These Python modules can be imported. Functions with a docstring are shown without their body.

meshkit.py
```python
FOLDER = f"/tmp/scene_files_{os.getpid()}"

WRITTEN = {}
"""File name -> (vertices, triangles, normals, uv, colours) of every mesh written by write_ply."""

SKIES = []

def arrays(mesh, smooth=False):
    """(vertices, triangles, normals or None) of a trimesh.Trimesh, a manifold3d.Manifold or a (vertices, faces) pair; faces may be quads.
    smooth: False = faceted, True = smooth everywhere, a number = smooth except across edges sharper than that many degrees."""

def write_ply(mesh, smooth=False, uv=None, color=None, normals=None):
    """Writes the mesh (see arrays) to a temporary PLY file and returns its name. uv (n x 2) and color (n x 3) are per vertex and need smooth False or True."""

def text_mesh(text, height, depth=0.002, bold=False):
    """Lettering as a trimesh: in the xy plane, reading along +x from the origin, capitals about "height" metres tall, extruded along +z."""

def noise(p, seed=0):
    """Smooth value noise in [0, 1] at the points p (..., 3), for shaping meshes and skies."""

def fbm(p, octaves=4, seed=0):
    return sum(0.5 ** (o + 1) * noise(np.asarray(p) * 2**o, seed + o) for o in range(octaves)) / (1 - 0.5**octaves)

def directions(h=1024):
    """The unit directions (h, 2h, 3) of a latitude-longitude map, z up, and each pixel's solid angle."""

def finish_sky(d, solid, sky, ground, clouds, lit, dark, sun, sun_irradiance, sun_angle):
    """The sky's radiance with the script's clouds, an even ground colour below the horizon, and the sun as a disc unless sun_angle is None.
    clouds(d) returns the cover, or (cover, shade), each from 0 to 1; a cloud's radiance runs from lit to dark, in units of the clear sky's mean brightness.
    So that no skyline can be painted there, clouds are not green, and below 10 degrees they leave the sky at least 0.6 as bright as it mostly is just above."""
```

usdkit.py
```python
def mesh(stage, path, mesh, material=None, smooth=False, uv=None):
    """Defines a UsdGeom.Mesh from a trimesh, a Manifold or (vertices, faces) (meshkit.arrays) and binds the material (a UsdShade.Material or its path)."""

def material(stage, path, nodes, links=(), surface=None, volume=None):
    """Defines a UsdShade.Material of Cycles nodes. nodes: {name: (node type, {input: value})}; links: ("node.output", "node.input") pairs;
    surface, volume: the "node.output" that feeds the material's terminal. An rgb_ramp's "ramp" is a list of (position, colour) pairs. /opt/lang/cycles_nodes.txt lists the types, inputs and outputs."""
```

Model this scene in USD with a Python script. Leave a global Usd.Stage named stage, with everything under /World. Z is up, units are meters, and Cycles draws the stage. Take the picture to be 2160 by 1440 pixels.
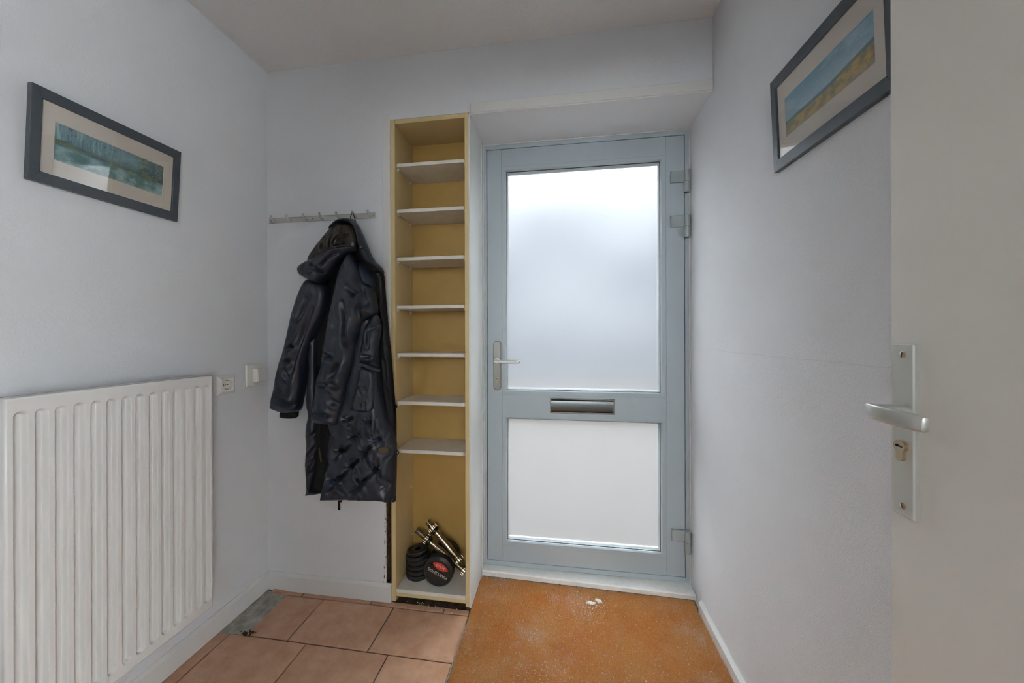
import math, random
import numpy as np, trimesh, usdkit, meshkit
from pxr import Usd, UsdGeom, UsdLux, UsdShade, Gf, Sdf, Vt
from scipy.spatial import Delaunay, cKDTree
import shapely
from shapely.geometry import Polygon, LineString, MultiPoint
import manifold3d as m3

random.seed(7); rng = np.random.default_rng(7)
stage = Usd.Stage.CreateInMemory()
UsdGeom.SetStageUpAxis(stage, 'Z'); UsdGeom.SetStageMetersPerUnit(stage, 1.0)
UsdGeom.Xform.Define(stage, '/World'); UsdGeom.Scope.Define(stage, '/World/Looks')

# ------------------------------------------------------------------ camera
F_PX, YAW, ROLL, CY, EYE = 718.4, .1388, -.0025, -14.13, 1.2097
EXPOSURE = 0.0
def set_camera():
    cam = UsdGeom.Camera.Define(stage, '/World/camera')
    c, s, cr, sr = math.cos(YAW), math.sin(YAW), math.cos(ROLL), math.sin(ROLL)
    R = np.array([c*cr, s*cr, sr]); U = np.array([-c*sr, -s*sr, cr]); B = np.array([s, -c, 0])
    M = Gf.Matrix4d(*R, 0, *U, 0, *B, 0, 0, 0, EYE, 1)
    UsdGeom.Xformable(cam).AddTransformOp().Set(M)
    cam.CreateHorizontalApertureAttr(36.0); cam.CreateVerticalApertureAttr(24.0)
    cam.CreateFocalLengthAttr(F_PX/2160*36)
    cam.CreateVerticalApertureOffsetAttr(CY/2160*36)
    cam.CreateClippingRangeAttr(Gf.Vec2f(.02, 200)); cam.CreateExposureAttr(EXPOSURE)
set_camera()

# ------------------------------------------------------------------ light: overcast daylight, through the front door's panes and the windows of an added living room behind the camera
SKY, SKY_COLOR = 6.2, (.925, .97, 1.0)
dome = UsdLux.DomeLight.Define(stage, '/World/sky')
dome.CreateIntensityAttr(SKY); dome.CreateColorAttr(Gf.Vec3f(*SKY_COLOR))
# ------------------------------------------------------------------ helpers
def srgb(r, g, b):
    f = lambda v: v/12.92 if v <= .04045 else ((v+.055)/1.055)**2.4
    return tuple(f(v/255) for v in (r, g, b))
used = {}
def numbered(name):
    n = used.get(name, 0); used[name] = n+1
    return name if n == 0 else f'{name}_{n:03d}'
def path_of(parent): return '/World' if parent is None else str(parent.GetPath())
def child_path(name, parent):
    base = path_of(parent)
    key = base+'/'+name
    n = used.get(key, 0); used[key] = n+1
    return key if n == 0 else f'{key}_{n:03d}'
def tag(p, label=None, cat=None, group=None, kind=None):
    for k, v in (('label', label), ('category', cat), ('group', group), ('kind', kind)):
        if v: p.SetCustomDataByKey(k, v)
    return p
def thing(name, label, cat, loc=(0, 0, 0), group=None, kind=None):
    x = UsdGeom.Xform.Define(stage, child_path(name, None))
    x.AddTranslateOp().Set(Gf.Vec3d(*map(float, loc)))
    p = x.GetPrim()
    BASE[str(p.GetPath())] = np.array(loc, float)
    return tag(p, label, cat, group, kind)
BASE = {}
def base_of(parent):
    if parent is None: return np.zeros(3)
    return BASE.get('/'.join(str(parent.GetPath()).split('/')[:3]), np.zeros(3))
def cat(*ms): return trimesh.util.concatenate([m for m in ms if m is not None])
def obj(name, mesh, m, parent=None, label=None, smooth=False, category=None, group=None, kind=None, tint=None):
    """one Mesh prim; its vertices are given in world metres and stored relative to its thing's base"""
    if isinstance(mesh, (list, tuple)) and len(mesh) and isinstance(mesh[0], trimesh.Trimesh): mesh = cat(*mesh)
    v, f, n = meshkit.arrays(mesh, smooth)
    v = v-base_of(parent)
    mm = trimesh.Trimesh(v, f, process=False)
    q = usdkit.mesh(stage, child_path(name, parent), mm, m, smooth=False)
    if n is not None:
        q.CreateNormalsAttr(Vt.Vec3fArray.FromNumpy(n.astype(np.float32))); q.SetNormalsInterpolation('vertex')
    if tint is not None:
        UsdGeom.PrimvarsAPI(q).CreatePrimvar('tint', Sdf.ValueTypeNames.Color3fArray, 'vertex').Set(Vt.Vec3fArray.FromNumpy(np.asarray(tint, np.float32)))
    return tag(q.GetPrim(), label, category, group, kind)

def box(x0, x1, y0, y1, z0, z1, r=0.0):
    x0, x1 = sorted((x0, x1)); y0, y1 = sorted((y0, y1)); z0, z1 = sorted((z0, z1))
    if r <= 0:
        b = trimesh.creation.box([x1-x0, y1-y0, z1-z0]); b.apply_translation([(x0+x1)/2, (y0+y1)/2, (z0+z1)/2]); return b
    r = min(r, .45*min(x1-x0, y1-y0, z1-z0)); pts = []
    for x, sx in ((x0, 1), (x1, -1)):
        for y, sy in ((y0, 1), (y1, -1)):
            for z, sz in ((z0, 1), (z1, -1)):
                pts += [(x, y+sy*r, z+sz*r), (x+sx*r, y, z+sz*r), (x+sx*r, y+sy*r, z)]
    return trimesh.convex.convex_hull(np.array(pts))
def hull(pts): return trimesh.convex.convex_hull(np.array(pts, float))
def ax_mat(center, axis, up=None):
    """matrix whose local z is axis"""
    z = np.array(axis, float); z /= np.linalg.norm(z)
    u = np.array(up if up is not None else ((0, 0, 1) if abs(z[2]) < .9 else (0, 1, 0)), float)
    x = np.cross(u, z); x /= np.linalg.norm(x); y = np.cross(z, x)
    M = np.eye(4); M[:3, 0], M[:3, 1], M[:3, 2], M[:3, 3] = x, y, z, center
    return M
def lathe(profile, center, axis, n=32, up=None):
    """profile: [(radius, height along axis)]"""
    m = trimesh.creation.revolve(np.array(profile, float), sections=n)
    m.fix_normals(); m.apply_transform(ax_mat(center, axis, up)); return m
def rod(a, b, r, n=20, ch=0.0):
    a, b = np.array(a, float), np.array(b, float); L = np.linalg.norm(b-a)
    if ch: pr = [(0, 0), (r-ch, 0), (r, ch), (r, L-ch), (r-ch, L), (0, L)]
    else: pr = [(0, 0), (r, 0), (r, L), (0, L)]
    return lathe(pr, a, b-a, n)
def tube(pts, r, n=8):
    pts = np.array(pts, float); rr = np.full(len(pts), r) if np.ndim(r) == 0 else np.array(r)
    t = np.gradient(pts, axis=0); t /= np.linalg.norm(t, axis=1)[:, None]
    u = np.cross(t[0], (0, 0, 1) if abs(t[0][2]) < .9 else (1, 0, 0)); u /= np.linalg.norm(u)
    V = []
    for p, d, q in zip(pts, t, rr):
        u = u-d*(u@d); u /= np.linalg.norm(u); w = np.cross(d, u)
        for k in range(n):
            a = 2*math.pi*k/n; V.append(p+q*(u*math.cos(a)+w*math.sin(a)))
    Fc = []
    for i in range(len(pts)-1):
        for k in range(n):
            a, b = i*n+k, i*n+(k+1) % n; Fc += [(a, b, b+n), (a, b+n, a+n)]
    V += [pts[0], pts[-1]]; e = len(V)
    for k in range(n):
        Fc += [(e-2, (k+1) % n, k), (e-1, (len(pts)-1)*n+k, (len(pts)-1)*n+(k+1) % n)]
    m = trimesh.Trimesh(V, Fc, process=False); m.fix_normals(); return m
def extrude(poly, d, M=None):
    m = trimesh.creation.extrude_polygon(poly, d, engine='earcut')
    if M is not None: m.apply_transform(M)
    return m
def bevel_extrude(poly, d, r, M=None):
    """plate with chamfered front edge (front at local z = d)"""
    a, b = np.array(poly.exterior.coords)[:-1], None
    inner = poly.buffer(-r, join_style=1)
    return hull_layers(poly, inner, d, r, M)
def hull_layers(poly, inner, d, r, M):
    P = [np.c_[np.array(poly.exterior.coords), np.zeros(len(poly.exterior.coords))], np.c_[np.array(poly.exterior.coords), np.full(len(poly.exterior.coords), d-r)], np.c_[np.array(inner.exterior.coords), np.full(len(inner.exterior.coords), d)]]
    m = trimesh.convex.convex_hull(np.vstack(P))
    if M is not None: m.apply_transform(M)
    return m
def ring(rects, closed=False):
    """loft of axis-aligned rectangles in the XZ plane: [(x0,x1,z0,z1,y)]"""
    V, Fc = [], []
    for x0, x1, z0, z1, y in rects: V += [(x0, y, z0), (x1, y, z0), (x1, y, z1), (x0, y, z1)]
    n = len(rects)
    for i in range(n if closed else n-1):
        for k in range(4):
            a, b = 4*i+k, 4*i+(k+1) % 4; c, d = (a+4) % (4*n), (b+4) % (4*n)
            Fc += [(a, b, d), (a, d, c)]
    m = trimesh.Trimesh(V, Fc, process=False); return m

# ------------------------------------------------------------------ materials
def mat(name, color, rough=.5, metallic=0, spec=.5, bump=None, var=None, coat=0, sheen=0, extra=None, nocoord=False):
    """principled; bump=(scale, strength, distance[, stretch]); var=(scale, colour2, amount, detail) mottles the colour"""
    nodes = {'p': ('principled_bsdf', dict(base_color=color, roughness=rough, metallic=metallic, specular_ior_level=spec, coat_weight=coat, sheen_weight=sheen)), 'g': ('geometry', {})}
    links = []
    if bump:
        sc = bump[3] if len(bump) > 3 else (1, 1, 1)
        nodes['bm'] = ('mapping', dict(scale=sc)); nodes['bn'] = ('noise_texture', dict(scale=bump[0], detail=4.0, roughness=.6))
        nodes['b'] = ('bump', dict(strength=bump[1], distance=bump[2]))
        links += [('g.position', 'bm.vector'), ('bm.vector', 'bn.vector'), ('bn.fac', 'b.height'), ('b.normal', 'p.normal')]
    if var:
        nodes['vn'] = ('noise_texture', dict(scale=var[0], detail=var[3] if len(var) > 3 else 3.0, roughness=.6))
        nodes['vr'] = ('map_range', dict(from_min=.35, from_max=.7, to_min=0.0, to_max=var[2], clamp=True))
        nodes['vm'] = ('mix_color', dict(a=color, b=var[1]))
        links += [('g.position', 'vn.vector'), ('vn.fac', 'vr.value'), ('vr.result', 'vm.fac'), ('vm.result', 'p.base_color')]
    if extra: extra(nodes, links)
    return usdkit.material(stage, '/World/Looks/'+name, nodes, links, surface='p.BSDF')

WHITE = srgb(230, 232, 235)
M = {}
M['wall'] = mat('wall_paint', WHITE, .75, spec=.3, bump=(160, .25, .004), var=(2.5, srgb(225, 226, 228), .5))
M['wall_plaster'] = mat('wall_plaster', WHITE, .7, spec=.3, bump=(330, .35, .003), var=(3, srgb(226, 227, 230), .5))
M['ceiling'] = mat('ceiling_paint', srgb(240, 240, 238), .85, spec=.2, bump=(220, .5, .005))
M['trim'] = mat('trim_paint', srgb(228, 227, 224), .4, bump=(60, .08, .002))
M['sill'] = mat('threshold_paint', srgb(244, 244, 240), .4, bump=(90, .12, .002), var=(60, srgb(222, 220, 212), .4))
M['radiator'] = mat('radiator_enamel', srgb(231, 230, 227), .22, bump=(25, .05, .002))
M['plastic'] = mat('white_plastic', srgb(232, 230, 224), .3)
M['plastic_dark'] = mat('dark_hole', (.01, .01, .01), .6)
M['cream'] = mat('cream_laminate', srgb(214, 192, 142), .42, var=(9, srgb(208, 184, 130), .5), bump=(300, .04, .001))
M['cream_back'] = mat('cream_back_shaded', srgb(184, 150, 84), .5, var=(7, srgb(172, 138, 74), .6))  # cream deepened in colour for the shade inside the shelf unit
M['shelf'] = mat('shelf_board', srgb(228, 224, 215), .4, var=(25, srgb(200, 190, 170), .3))
M['side_white'] = mat('panel_white', srgb(226, 227, 224), .5, bump=(120, .08, .002))
M['alu'] = mat('grey_aluminium_paint', srgb(170, 180, 185), .33, bump=(700, .05, .0005))
M['hinge'] = mat('hinge_aluminium', srgb(164, 172, 172), .28, metallic=.35)
M['gasket'] = mat('black_rubber', (.03, .033, .038), .6)
M['steel'] = mat('brushed_steel', srgb(150, 146, 140), .34, metallic=1, bump=(300, .06, .001, (1, 1, 30)))
M['anodised'] = mat('anodised_aluminium', srgb(200, 200, 194), .38, metallic=.75)
M['nickel'] = mat('worn_nickel', srgb(196, 178, 152), .3, metallic=1)
M['chrome'] = mat('chrome', srgb(178, 166, 142), .27, metallic=1, var=(45, srgb(136, 116, 88), .6), bump=(200, .05, .001))
M['slot'] = mat('letter_flap_metal', srgb(98, 100, 100), .33, metallic=1)
M['frame'] = mat('picture_frame_paint', srgb(64, 72, 78), .38, bump=(150, .05, .001), var=(60, srgb(78, 84, 90), .5))
M['mount'] = mat('mount_board', srgb(205, 197, 186), .9)
M['doorpaint'] = mat('door_paint', srgb(216, 212, 204), .3, bump=(45, .12, .004, (1, 1, .5)))
M['black_rubber'] = mat('black_rubber_coat', (.014, .013, .013), .38, bump=(200, .1, .001))
M['red'] = mat('red_print', srgb(206, 62, 44), .5)
M['print_white'] = mat('white_print', srgb(215, 205, 190), .5)
M['black_plastic'] = mat('black_plastic', (.01, .01, .01), .3)
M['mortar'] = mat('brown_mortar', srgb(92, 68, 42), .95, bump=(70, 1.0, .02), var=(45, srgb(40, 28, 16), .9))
M['cement'] = mat('grey_cement', srgb(140, 138, 122), .95, bump=(80, .8, .01), var=(22, srgb(196, 194, 184), .9, 5.0))
M['grout'] = mat('grey_grout', srgb(112, 112, 110), .9, bump=(200, .5, .003))
M['metal_strip'] = mat('edge_strip', srgb(205, 205, 204), .35, metallic=.6)
M['chip'] = mat('white_plaster', srgb(238, 234, 226), .85, bump=(200, .5, .003))
M['caulk'] = mat('white_caulk', srgb(214, 214, 210), .6, bump=(110, .6, .006))
M['paving'] = mat('paving_beige', (.018, .0138, .0095), .9)
M['house'] = mat('house_brick', (.02, .0235, .029), .9, var=(3, (.016, .02, .025), .5))
M['roof'] = mat('roof_tile', srgb(84, 84, 88), .8)
# floor tile: terracotta with clouding and dirt; every tile differs a little
def tile_extra(n, l):
    n['n2'] = ('noise_texture', dict(scale=14.0, detail=6.0, roughness=.65)); n['r2'] = ('map_range', dict(from_min=.3, from_max=.75, to_min=0.0, to_max=1.0, clamp=True))
    n['mx'] = ('mix_color', dict(a=srgb(190, 142, 112), b=srgb(212, 172, 142)))
    n['n3'] = ('noise_texture', dict(scale=55.0, detail=5.0, roughness=.7)); n['r3'] = ('map_range', dict(from_min=.58, from_max=.8, to_min=0.0, to_max=.5, clamp=True))
    n['my'] = ('mix_color', dict(b=srgb(130, 100, 82)))
    n['oi'] = ('object_info', {}); n['r4'] = ('map_range', dict(from_min=0.0, from_max=1.0, to_min=.93, to_max=1.05))
    n['hs'] = ('hsv', dict(saturation=1.0))
    l += [('g.position', 'n2.vector'), ('n2.fac', 'r2.value'), ('r2.result', 'mx.fac'), ('g.position', 'n3.vector'), ('n3.fac', 'r3.value'), ('r3.result', 'my.fac'),
          ('mx.result', 'my.a'), ('oi.random', 'r4.value'), ('r4.result', 'hs.value'), ('my.result', 'hs.color'), ('hs.color', 'p.base_color')]
M['tile'] = mat('terracotta_tile', (.5, .3, .2), .5, spec=.35, bump=(60, .2, .003), extra=tile_extra)
# coir: orange-brown fibres, trodden plaster dust
def coir_extra(n, l):
    n['n2'] = ('noise_texture', dict(scale=420.0, detail=2.0)); n['r2'] = ('map_range', dict(from_min=.3, from_max=.7, clamp=True))
    n['mx'] = ('mix_color', dict(a=srgb(204, 144, 78), b=srgb(250, 208, 146)))
    n['n4'] = ('noise_texture', dict(scale=6.0, detail=4.0, roughness=.6)); n['r4'] = ('map_range', dict(from_min=.35, from_max=.7, to_min=.0, to_max=.75, clamp=True))
    n['mw'] = ('mix_color', dict(b=srgb(222, 152, 82)))
    n['n3'] = ('noise_texture', dict(scale=260.0, detail=3.0, roughness=.6)); n['n5'] = ('noise_texture', dict(scale=5.0, detail=4.0, roughness=.7))
    n['ad'] = ('math', dict(math_type='multiply_add', value2=.85, value3=0.0)); n['r3'] = ('map_range', dict(from_min=1.0, from_max=1.2, to_min=0.0, to_max=.85, clamp=True))
    n['my'] = ('mix_color', dict(b=srgb(238, 230, 222)))
    l += [('g.position', 'n2.vector'), ('n2.fac', 'r2.value'), ('r2.result', 'mx.fac'), ('g.position', 'n4.vector'), ('n4.fac', 'r4.value'), ('r4.result', 'mw.fac'), ('mx.result', 'mw.a'),
          ('g.position', 'n3.vector'), ('g.position', 'n5.vector'), ('n5.fac', 'ad.value1'), ('n3.fac', 'ad.value3'), ('ad.value', 'r3.value'), ('r3.result', 'my.fac'), ('mw.result', 'my.a'), ('my.result', 'p.base_color')]
M['coir'] = mat('coir_fibre', (.4, .2, .06), .9, spec=.15, extra=coir_extra)
# nylon of the coat
M['nylon'] = mat('navy_nylon', (.0115, .0165, .030), .36, spec=.6, bump=(900, .08, .0005))
M['nylon_dark'] = mat('black_lining', (.0035, .0037, .0045), .5, spec=.28)
M['olive'] = mat('olive_lining', (.014, .0095, .0028), .30, bump=(500, .1, .001))
M['rib'] = mat('ribbed_cuff', (.006, .006, .007), .9, bump=(400, .5, .002, (1, 1, .02)))
M['brass'] = mat('dark_brass', srgb(110, 96, 66), .4, metallic=.8)
M['patch'] = mat('olive_patch', srgb(74, 64, 38), .6)
# print: colours painted on the mesh
M['print'] = usdkit.material(stage, '/World/Looks/art_print', {'a': ('attribute', {'attribute': 'tint'}), 'p': ('principled_bsdf', dict(roughness=.8))}, [('a.color', 'p.base_color')], surface='p.BSDF')
M['glass'] = usdkit.material(stage, '/World/Looks/picture_glass', {'t': ('transparent_bsdf', dict(color=(1, 1, 1))), 'gl': ('glossy_bsdf', dict(color=(1, 1, 1), roughness=.01)), 'fr': ('fresnel', dict(IOR=1.85)), 'ge': ('geometry', {}), 'nb': ('math', dict(math_type='subtract', value1=1.0)), 'mu': ('math', dict(math_type='multiply')), 'm': ('mix_closure', {})},
    [('fr.fac', 'mu.value1'), ('ge.backfacing', 'nb.value2'), ('nb.value', 'mu.value2'), ('mu.value', 'm.fac'), ('t.BSDF', 'm.closure1'), ('gl.BSDF', 'm.closure2')], surface='m.closure')
M['frosted'] = usdkit.material(stage, '/World/Looks/frosted_glass', {'g': ('geometry', {}), 'n': ('noise_texture', dict(scale=500.0, detail=2.0)), 'b': ('bump', dict(strength=.1, distance=.001)), 'gl': ('glass_bsdf', dict(color=(.98, .99, 1), roughness=.30, IOR=1.45)), 'tr': ('translucent_bsdf', dict(color=(.92, .95, 1))), 'm': ('mix_closure', dict(fac=.07))},
    [('g.position', 'n.vector'), ('n.fac', 'b.height'), ('b.normal', 'gl.normal'), ('gl.BSDF', 'm.closure1'), ('tr.BSDF', 'm.closure2')], surface='m.closure')

XL, XR, YB, YD, ZC, ZS = -1.3886, .6083, 1.4575, 1.7002, 2.473, 2.177      # left wall, right wall, back wall, front door plane, ceiling, soffit over the door
YR = -.36                                                                  # rear wall of the hall, behind the camera

# ================================================================== the room shell
S = 'structure'
fl = thing('floor', 'terracotta tiled floor of the hall with dark grey grout joints', 'floor', (0, 0, 0), kind=S)
obj('floor_slab', box(-3.0, 2.4, -4.0, YD+.02, -.20, -.007), M['grout'], fl)
JX0, PX, PY = -1.073, .3405, .2135
def cut_rect(x0, x1, y0, y1):
    """tiles stop at the walls, at the coir mat (x > -.395, y > .30) and at the bare cement patch"""
    out = []
    x0, x1 = max(x0, XL+.004), min(x1, XR-.004); y1 = min(y1, YB-.002)
    if x1-x0 < .015 or y1-y0 < .012: return out
    if y1 > .30 and x1 > -.394:
        if x0 < -.394-.02: out.append((x0, -.397, y0, y1))
        if y0 < .30-.02 and x0 >= -.394: out.append((x0, x1, y0, .295))
        return out
    if y0 > 1.2 and y1 < 1.43 and x0 < -1.38:
        return out
    if y0 > 1.2 and y1 < 1.43 and x0 < -1.1: pass
    out.append((x0, x1, y0, y1)); return out
row = 0
for j in range(-1, 9):
    y1 = 1.4265-PY*j; y0 = y1-PY
    shift = 0.0 if j % 2 == 0 else .0855
    if j == -1: shift = .226
    for i in range(-3, 6):
        xa = JX0+shift+PX*i; xb = xa+PX
        if j == 0 and xb < JX0+.01: xa = max(xa, -1.262)          # the tile next to the bare patch is cut
        if j == 0 and xb <= -1.262: continue
        if j == -1 and xb < -1.15: xa = max(xa, -1.335)
        if j == -1: y1 = YB
        for (a, b, c, d) in cut_rect(xa+.0025, xb-.0025, y0+.0025, y1-.0025):
            dz = rng.uniform(-.0007, .0007)
            obj('tile', box(a, b, c, d, -.0065, dz, .0015), M['tile'], fl, smooth=False)
# bare cement patch along the left wall, left by a broken tile
gx, gy = np.meshgrid(np.linspace(XL+.003, -1.259, 40), np.linspace(1.212, YB-.016, 70))
pz = -.0045+.007*meshkit.fbm(np.c_[gx.ravel()*30, gy.ravel()*30, 0*gx.ravel()], 4, 3)-.0015
idx = np.arange(gx.size).reshape(gx.shape)
fq = np.stack([idx[:-1, :-1], idx[:-1, 1:], idx[1:, 1:], idx[1:, :-1]], -1).reshape(-1, 4)
obj('cement_patch', (np.c_[gx.ravel(), gy.ravel(), pz], fq), M['cement'], fl, smooth=True, label='rough bare cement patch where a tile is missing')
obj('tile_shard', hull([(-1.345, 1.425, 0), (-1.29, 1.432, 0), (-1.285, 1.446, 0), (-1.342, 1.444, 0), (-1.345, 1.425, .008), (-1.29, 1.432, .007), (-1.285, 1.446, .006), (-1.342, 1.444, .008)]), M['tile'], fl, smooth=False, label='broken shard of terracotta tile in the corner')
rub = []
for k in range(26):
    m = trimesh.creation.icosphere(0, rng.uniform(.002, .006)); m.vertices *= rng.uniform(.6, 1.2, m.vertices.shape)
    m.apply_translation([-1.262+rng.normal(0, .014), 1.222+rng.normal(0, .005), .003]); rub.append(m)
obj('mortar_crumbs', cat(*rub), M['mortar'], fl, smooth=False, kind='stuff')
obj('dirt_strip', box(-.757, -.395, YB+.002, 1.64, -.0068, -.0015), M['mortar'], fl, label='dirty strip of floor under the shelf unit, coloured dark for the shade of the gap')  # debris under the unit; its dark colour also carries the shade of the gap
gr = []
for k in range(30):
    m = trimesh.creation.icosphere(0, rng.uniform(.0012, .003)); m.vertices *= rng.uniform(.6, 1.2, m.vertices.shape)
    m.apply_translation([rng.uniform(-.72, -.41), 1.445+rng.normal(0, .014), .0022]); gr.append(m)
obj('plaster_crumbs', cat(*gr), M['chip'], fl, smooth=False, kind='stuff')

tag(obj('ceiling', box(-3.0, 2.4, -4.2, YB+.001, ZC, ZC+.12), M['ceiling']), 'off-white plastered ceiling of the hall', 'ceiling', kind=S)
obj_wl = obj('wall_left', box(XL-.12, XL, YR-.08, YD+.2, -.1, ZC+.05), M['wall']); tag(obj_wl, 'white painted wall with the radiator and the misty forest picture', 'wall', kind=S)
# right wall: plaster boards with a fine joint
def wr_extra(n, l):
    n['sx'] = ('separate_xyz', {}); n['nn'] = ('noise_texture', dict(scale=9.0, detail=3.0)); n['na'] = ('math', dict(math_type='multiply_add', value2=.012, value3=-1.1515))
    n['zz'] = ('math', dict(math_type='add')); n['ab'] = ('math', dict(math_type='absolute')); n['lt'] = ('map_range', dict(from_min=0.0, from_max=.0016, to_min=1.0, to_max=0.0, clamp=True))
    n['yl'] = ('math', dict(math_type='less_than', value2=1.43)); n['mu'] = ('math', dict(math_type='multiply')); n['st'] = ('math', dict(math_type='multiply', value2=.18))
    n['mk'] = ('mix_color', dict(b=srgb(120, 122, 126)))
    n['b2'] = ('bump', dict(strength=.25, distance=.003, invert=True))
    l += [('g.position', 'sx.vector'), ('g.position', 'nn.vector'), ('nn.fac', 'na.value1'), ('sx.z', 'zz.value1'), ('na.value', 'zz.value2'), ('zz.value', 'ab.value1'), ('ab.value', 'lt.value'),
          ('sx.y', 'yl.value1'), ('lt.result', 'mu.value1'), ('yl.value', 'mu.value2'), ('mu.value', 'st.value1'), ('st.value', 'mk.fac'), ('vm.result', 'mk.a'), ('mk.result', 'p.base_color')]
def mat_wall_right():
    def ex(n, l):
        l.remove(('vm.result', 'p.base_color')); wr_extra(n, l)
    return mat('wall_plaster_jointed', WHITE, .7, spec=.3, bump=(330, .35, .003), var=(3, srgb(222, 222, 224), .5), extra=ex)
M['wall_right'] = mat_wall_right()
tag(obj('wall_right', box(XR, XR+.12, YR-.08, YD+.2, -.1, ZC+.05), M['wall_right']), 'white plastered wall with a fine horizontal joint, beside the front door', 'wall', kind=S)
wb = thing('wall_back', 'white painted wall behind the coat and over the front door', 'wall', (0, 0, 0), kind=S)
obj('wall_panel', cat(box(XL-.01, -.785, YB, YB+.12, -.02, ZC+.04)), M['wall'], wb)
obj('lintel', cat(box(-.785, -.392, YB, YD+.2, 2.188, ZC+.04), box(-.392, XR+.01, YB, YD+.2, ZS, ZC+.04)), M['wall'], wb)
obj('outer_wall', box(-.785, -.384, 1.665, YD+.2, -.02, 2.187), M['wall'], wb)
# the raw edge beside the shelf: a slot with crumbling mortar
hv = []
gz = np.linspace(.075, .56, 60)
gm = [(-.787+.004*meshkit.noise(np.array([z*60, .3, 0]), 5)+(.006 if z < .16 else 0)*(-1), z) for z in gz]
V, Fq = [], []
for x, z in gm: V += [(x-.006, YB-.0006, z), (x+.004+.004*float(meshkit.noise(np.array([z*90, 1, 0]))), YB+.006, z), (-.772, YB+.035, z), (-.757, YB+.035, z)]
V = np.array(V); V[:, 1] += .004*(meshkit.noise(V*160, 2)-.5); V[1::4, 1] = np.maximum(V[1::4, 1], YB+.001)
for i in range(len(gm)-1):
    for k in range(3): Fq.append((4*i+k, 4*i+k+1, 4*i+k+5, 4*i+k+4))
obj('mortar_edge', (V, np.array(Fq)), M['mortar'], wb, smooth=False, label='crumbling brown mortar in the gap beside the shelf unit')
obj('wall_infill', box(-.785, -.7595, YB+.045, YB+.12, -.02, 2.187), M['mortar'], wb)
# rear wall of the hall with the doorway to the added living room, behind the camera
tag(obj('wall_rear', cat(box(XL-.12, -.42, YR-.08, YR, -.1, ZC+.05), box(.535, XR+.12, YR-.08, YR, -.1, ZC+.05), box(-.42, .535, YR-.08, YR, 2.12, ZC+.05)), M['wall']), 'white wall around the doorway behind the camera', 'wall', kind=S)
tag(obj('wall_living', cat(box(-3.1, -3.0, -4.1, YR-.08, -.1, ZC+.05), box(-3.0, XL-.12, YR-.09, YR-.01, -.1, ZC+.05), box(XR+.12, 2.4, YR-.09, YR-.01, -.1, ZC+.05), box(-3.1, -1.3, -4.2, -4.0, -.1, ZC+.05), box(1.1, 2.5, -4.2, -4.0, -.1, ZC+.05), box(-1.3, 1.1, -4.2, -4.0, -.1, 1.6), box(-1.3, 1.1, -4.2, -4.0, 2.35, ZC+.05),
    box(2.4, 2.5, -4.1, -2.95, -.1, ZC+.05), box(2.4, 2.5, -1.2, YR-.01, -.1, ZC+.05), box(2.4, 2.5, -2.95, -1.2, -.1, .5), box(2.4, 2.5, -2.95, -1.2, 1.8, ZC+.05)), M['wall']), 'white walls of an added living room behind the camera, with window openings for fill light', 'wall', kind=S)  # unseen room, added; its window openings are sized for the fill they let in

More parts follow.
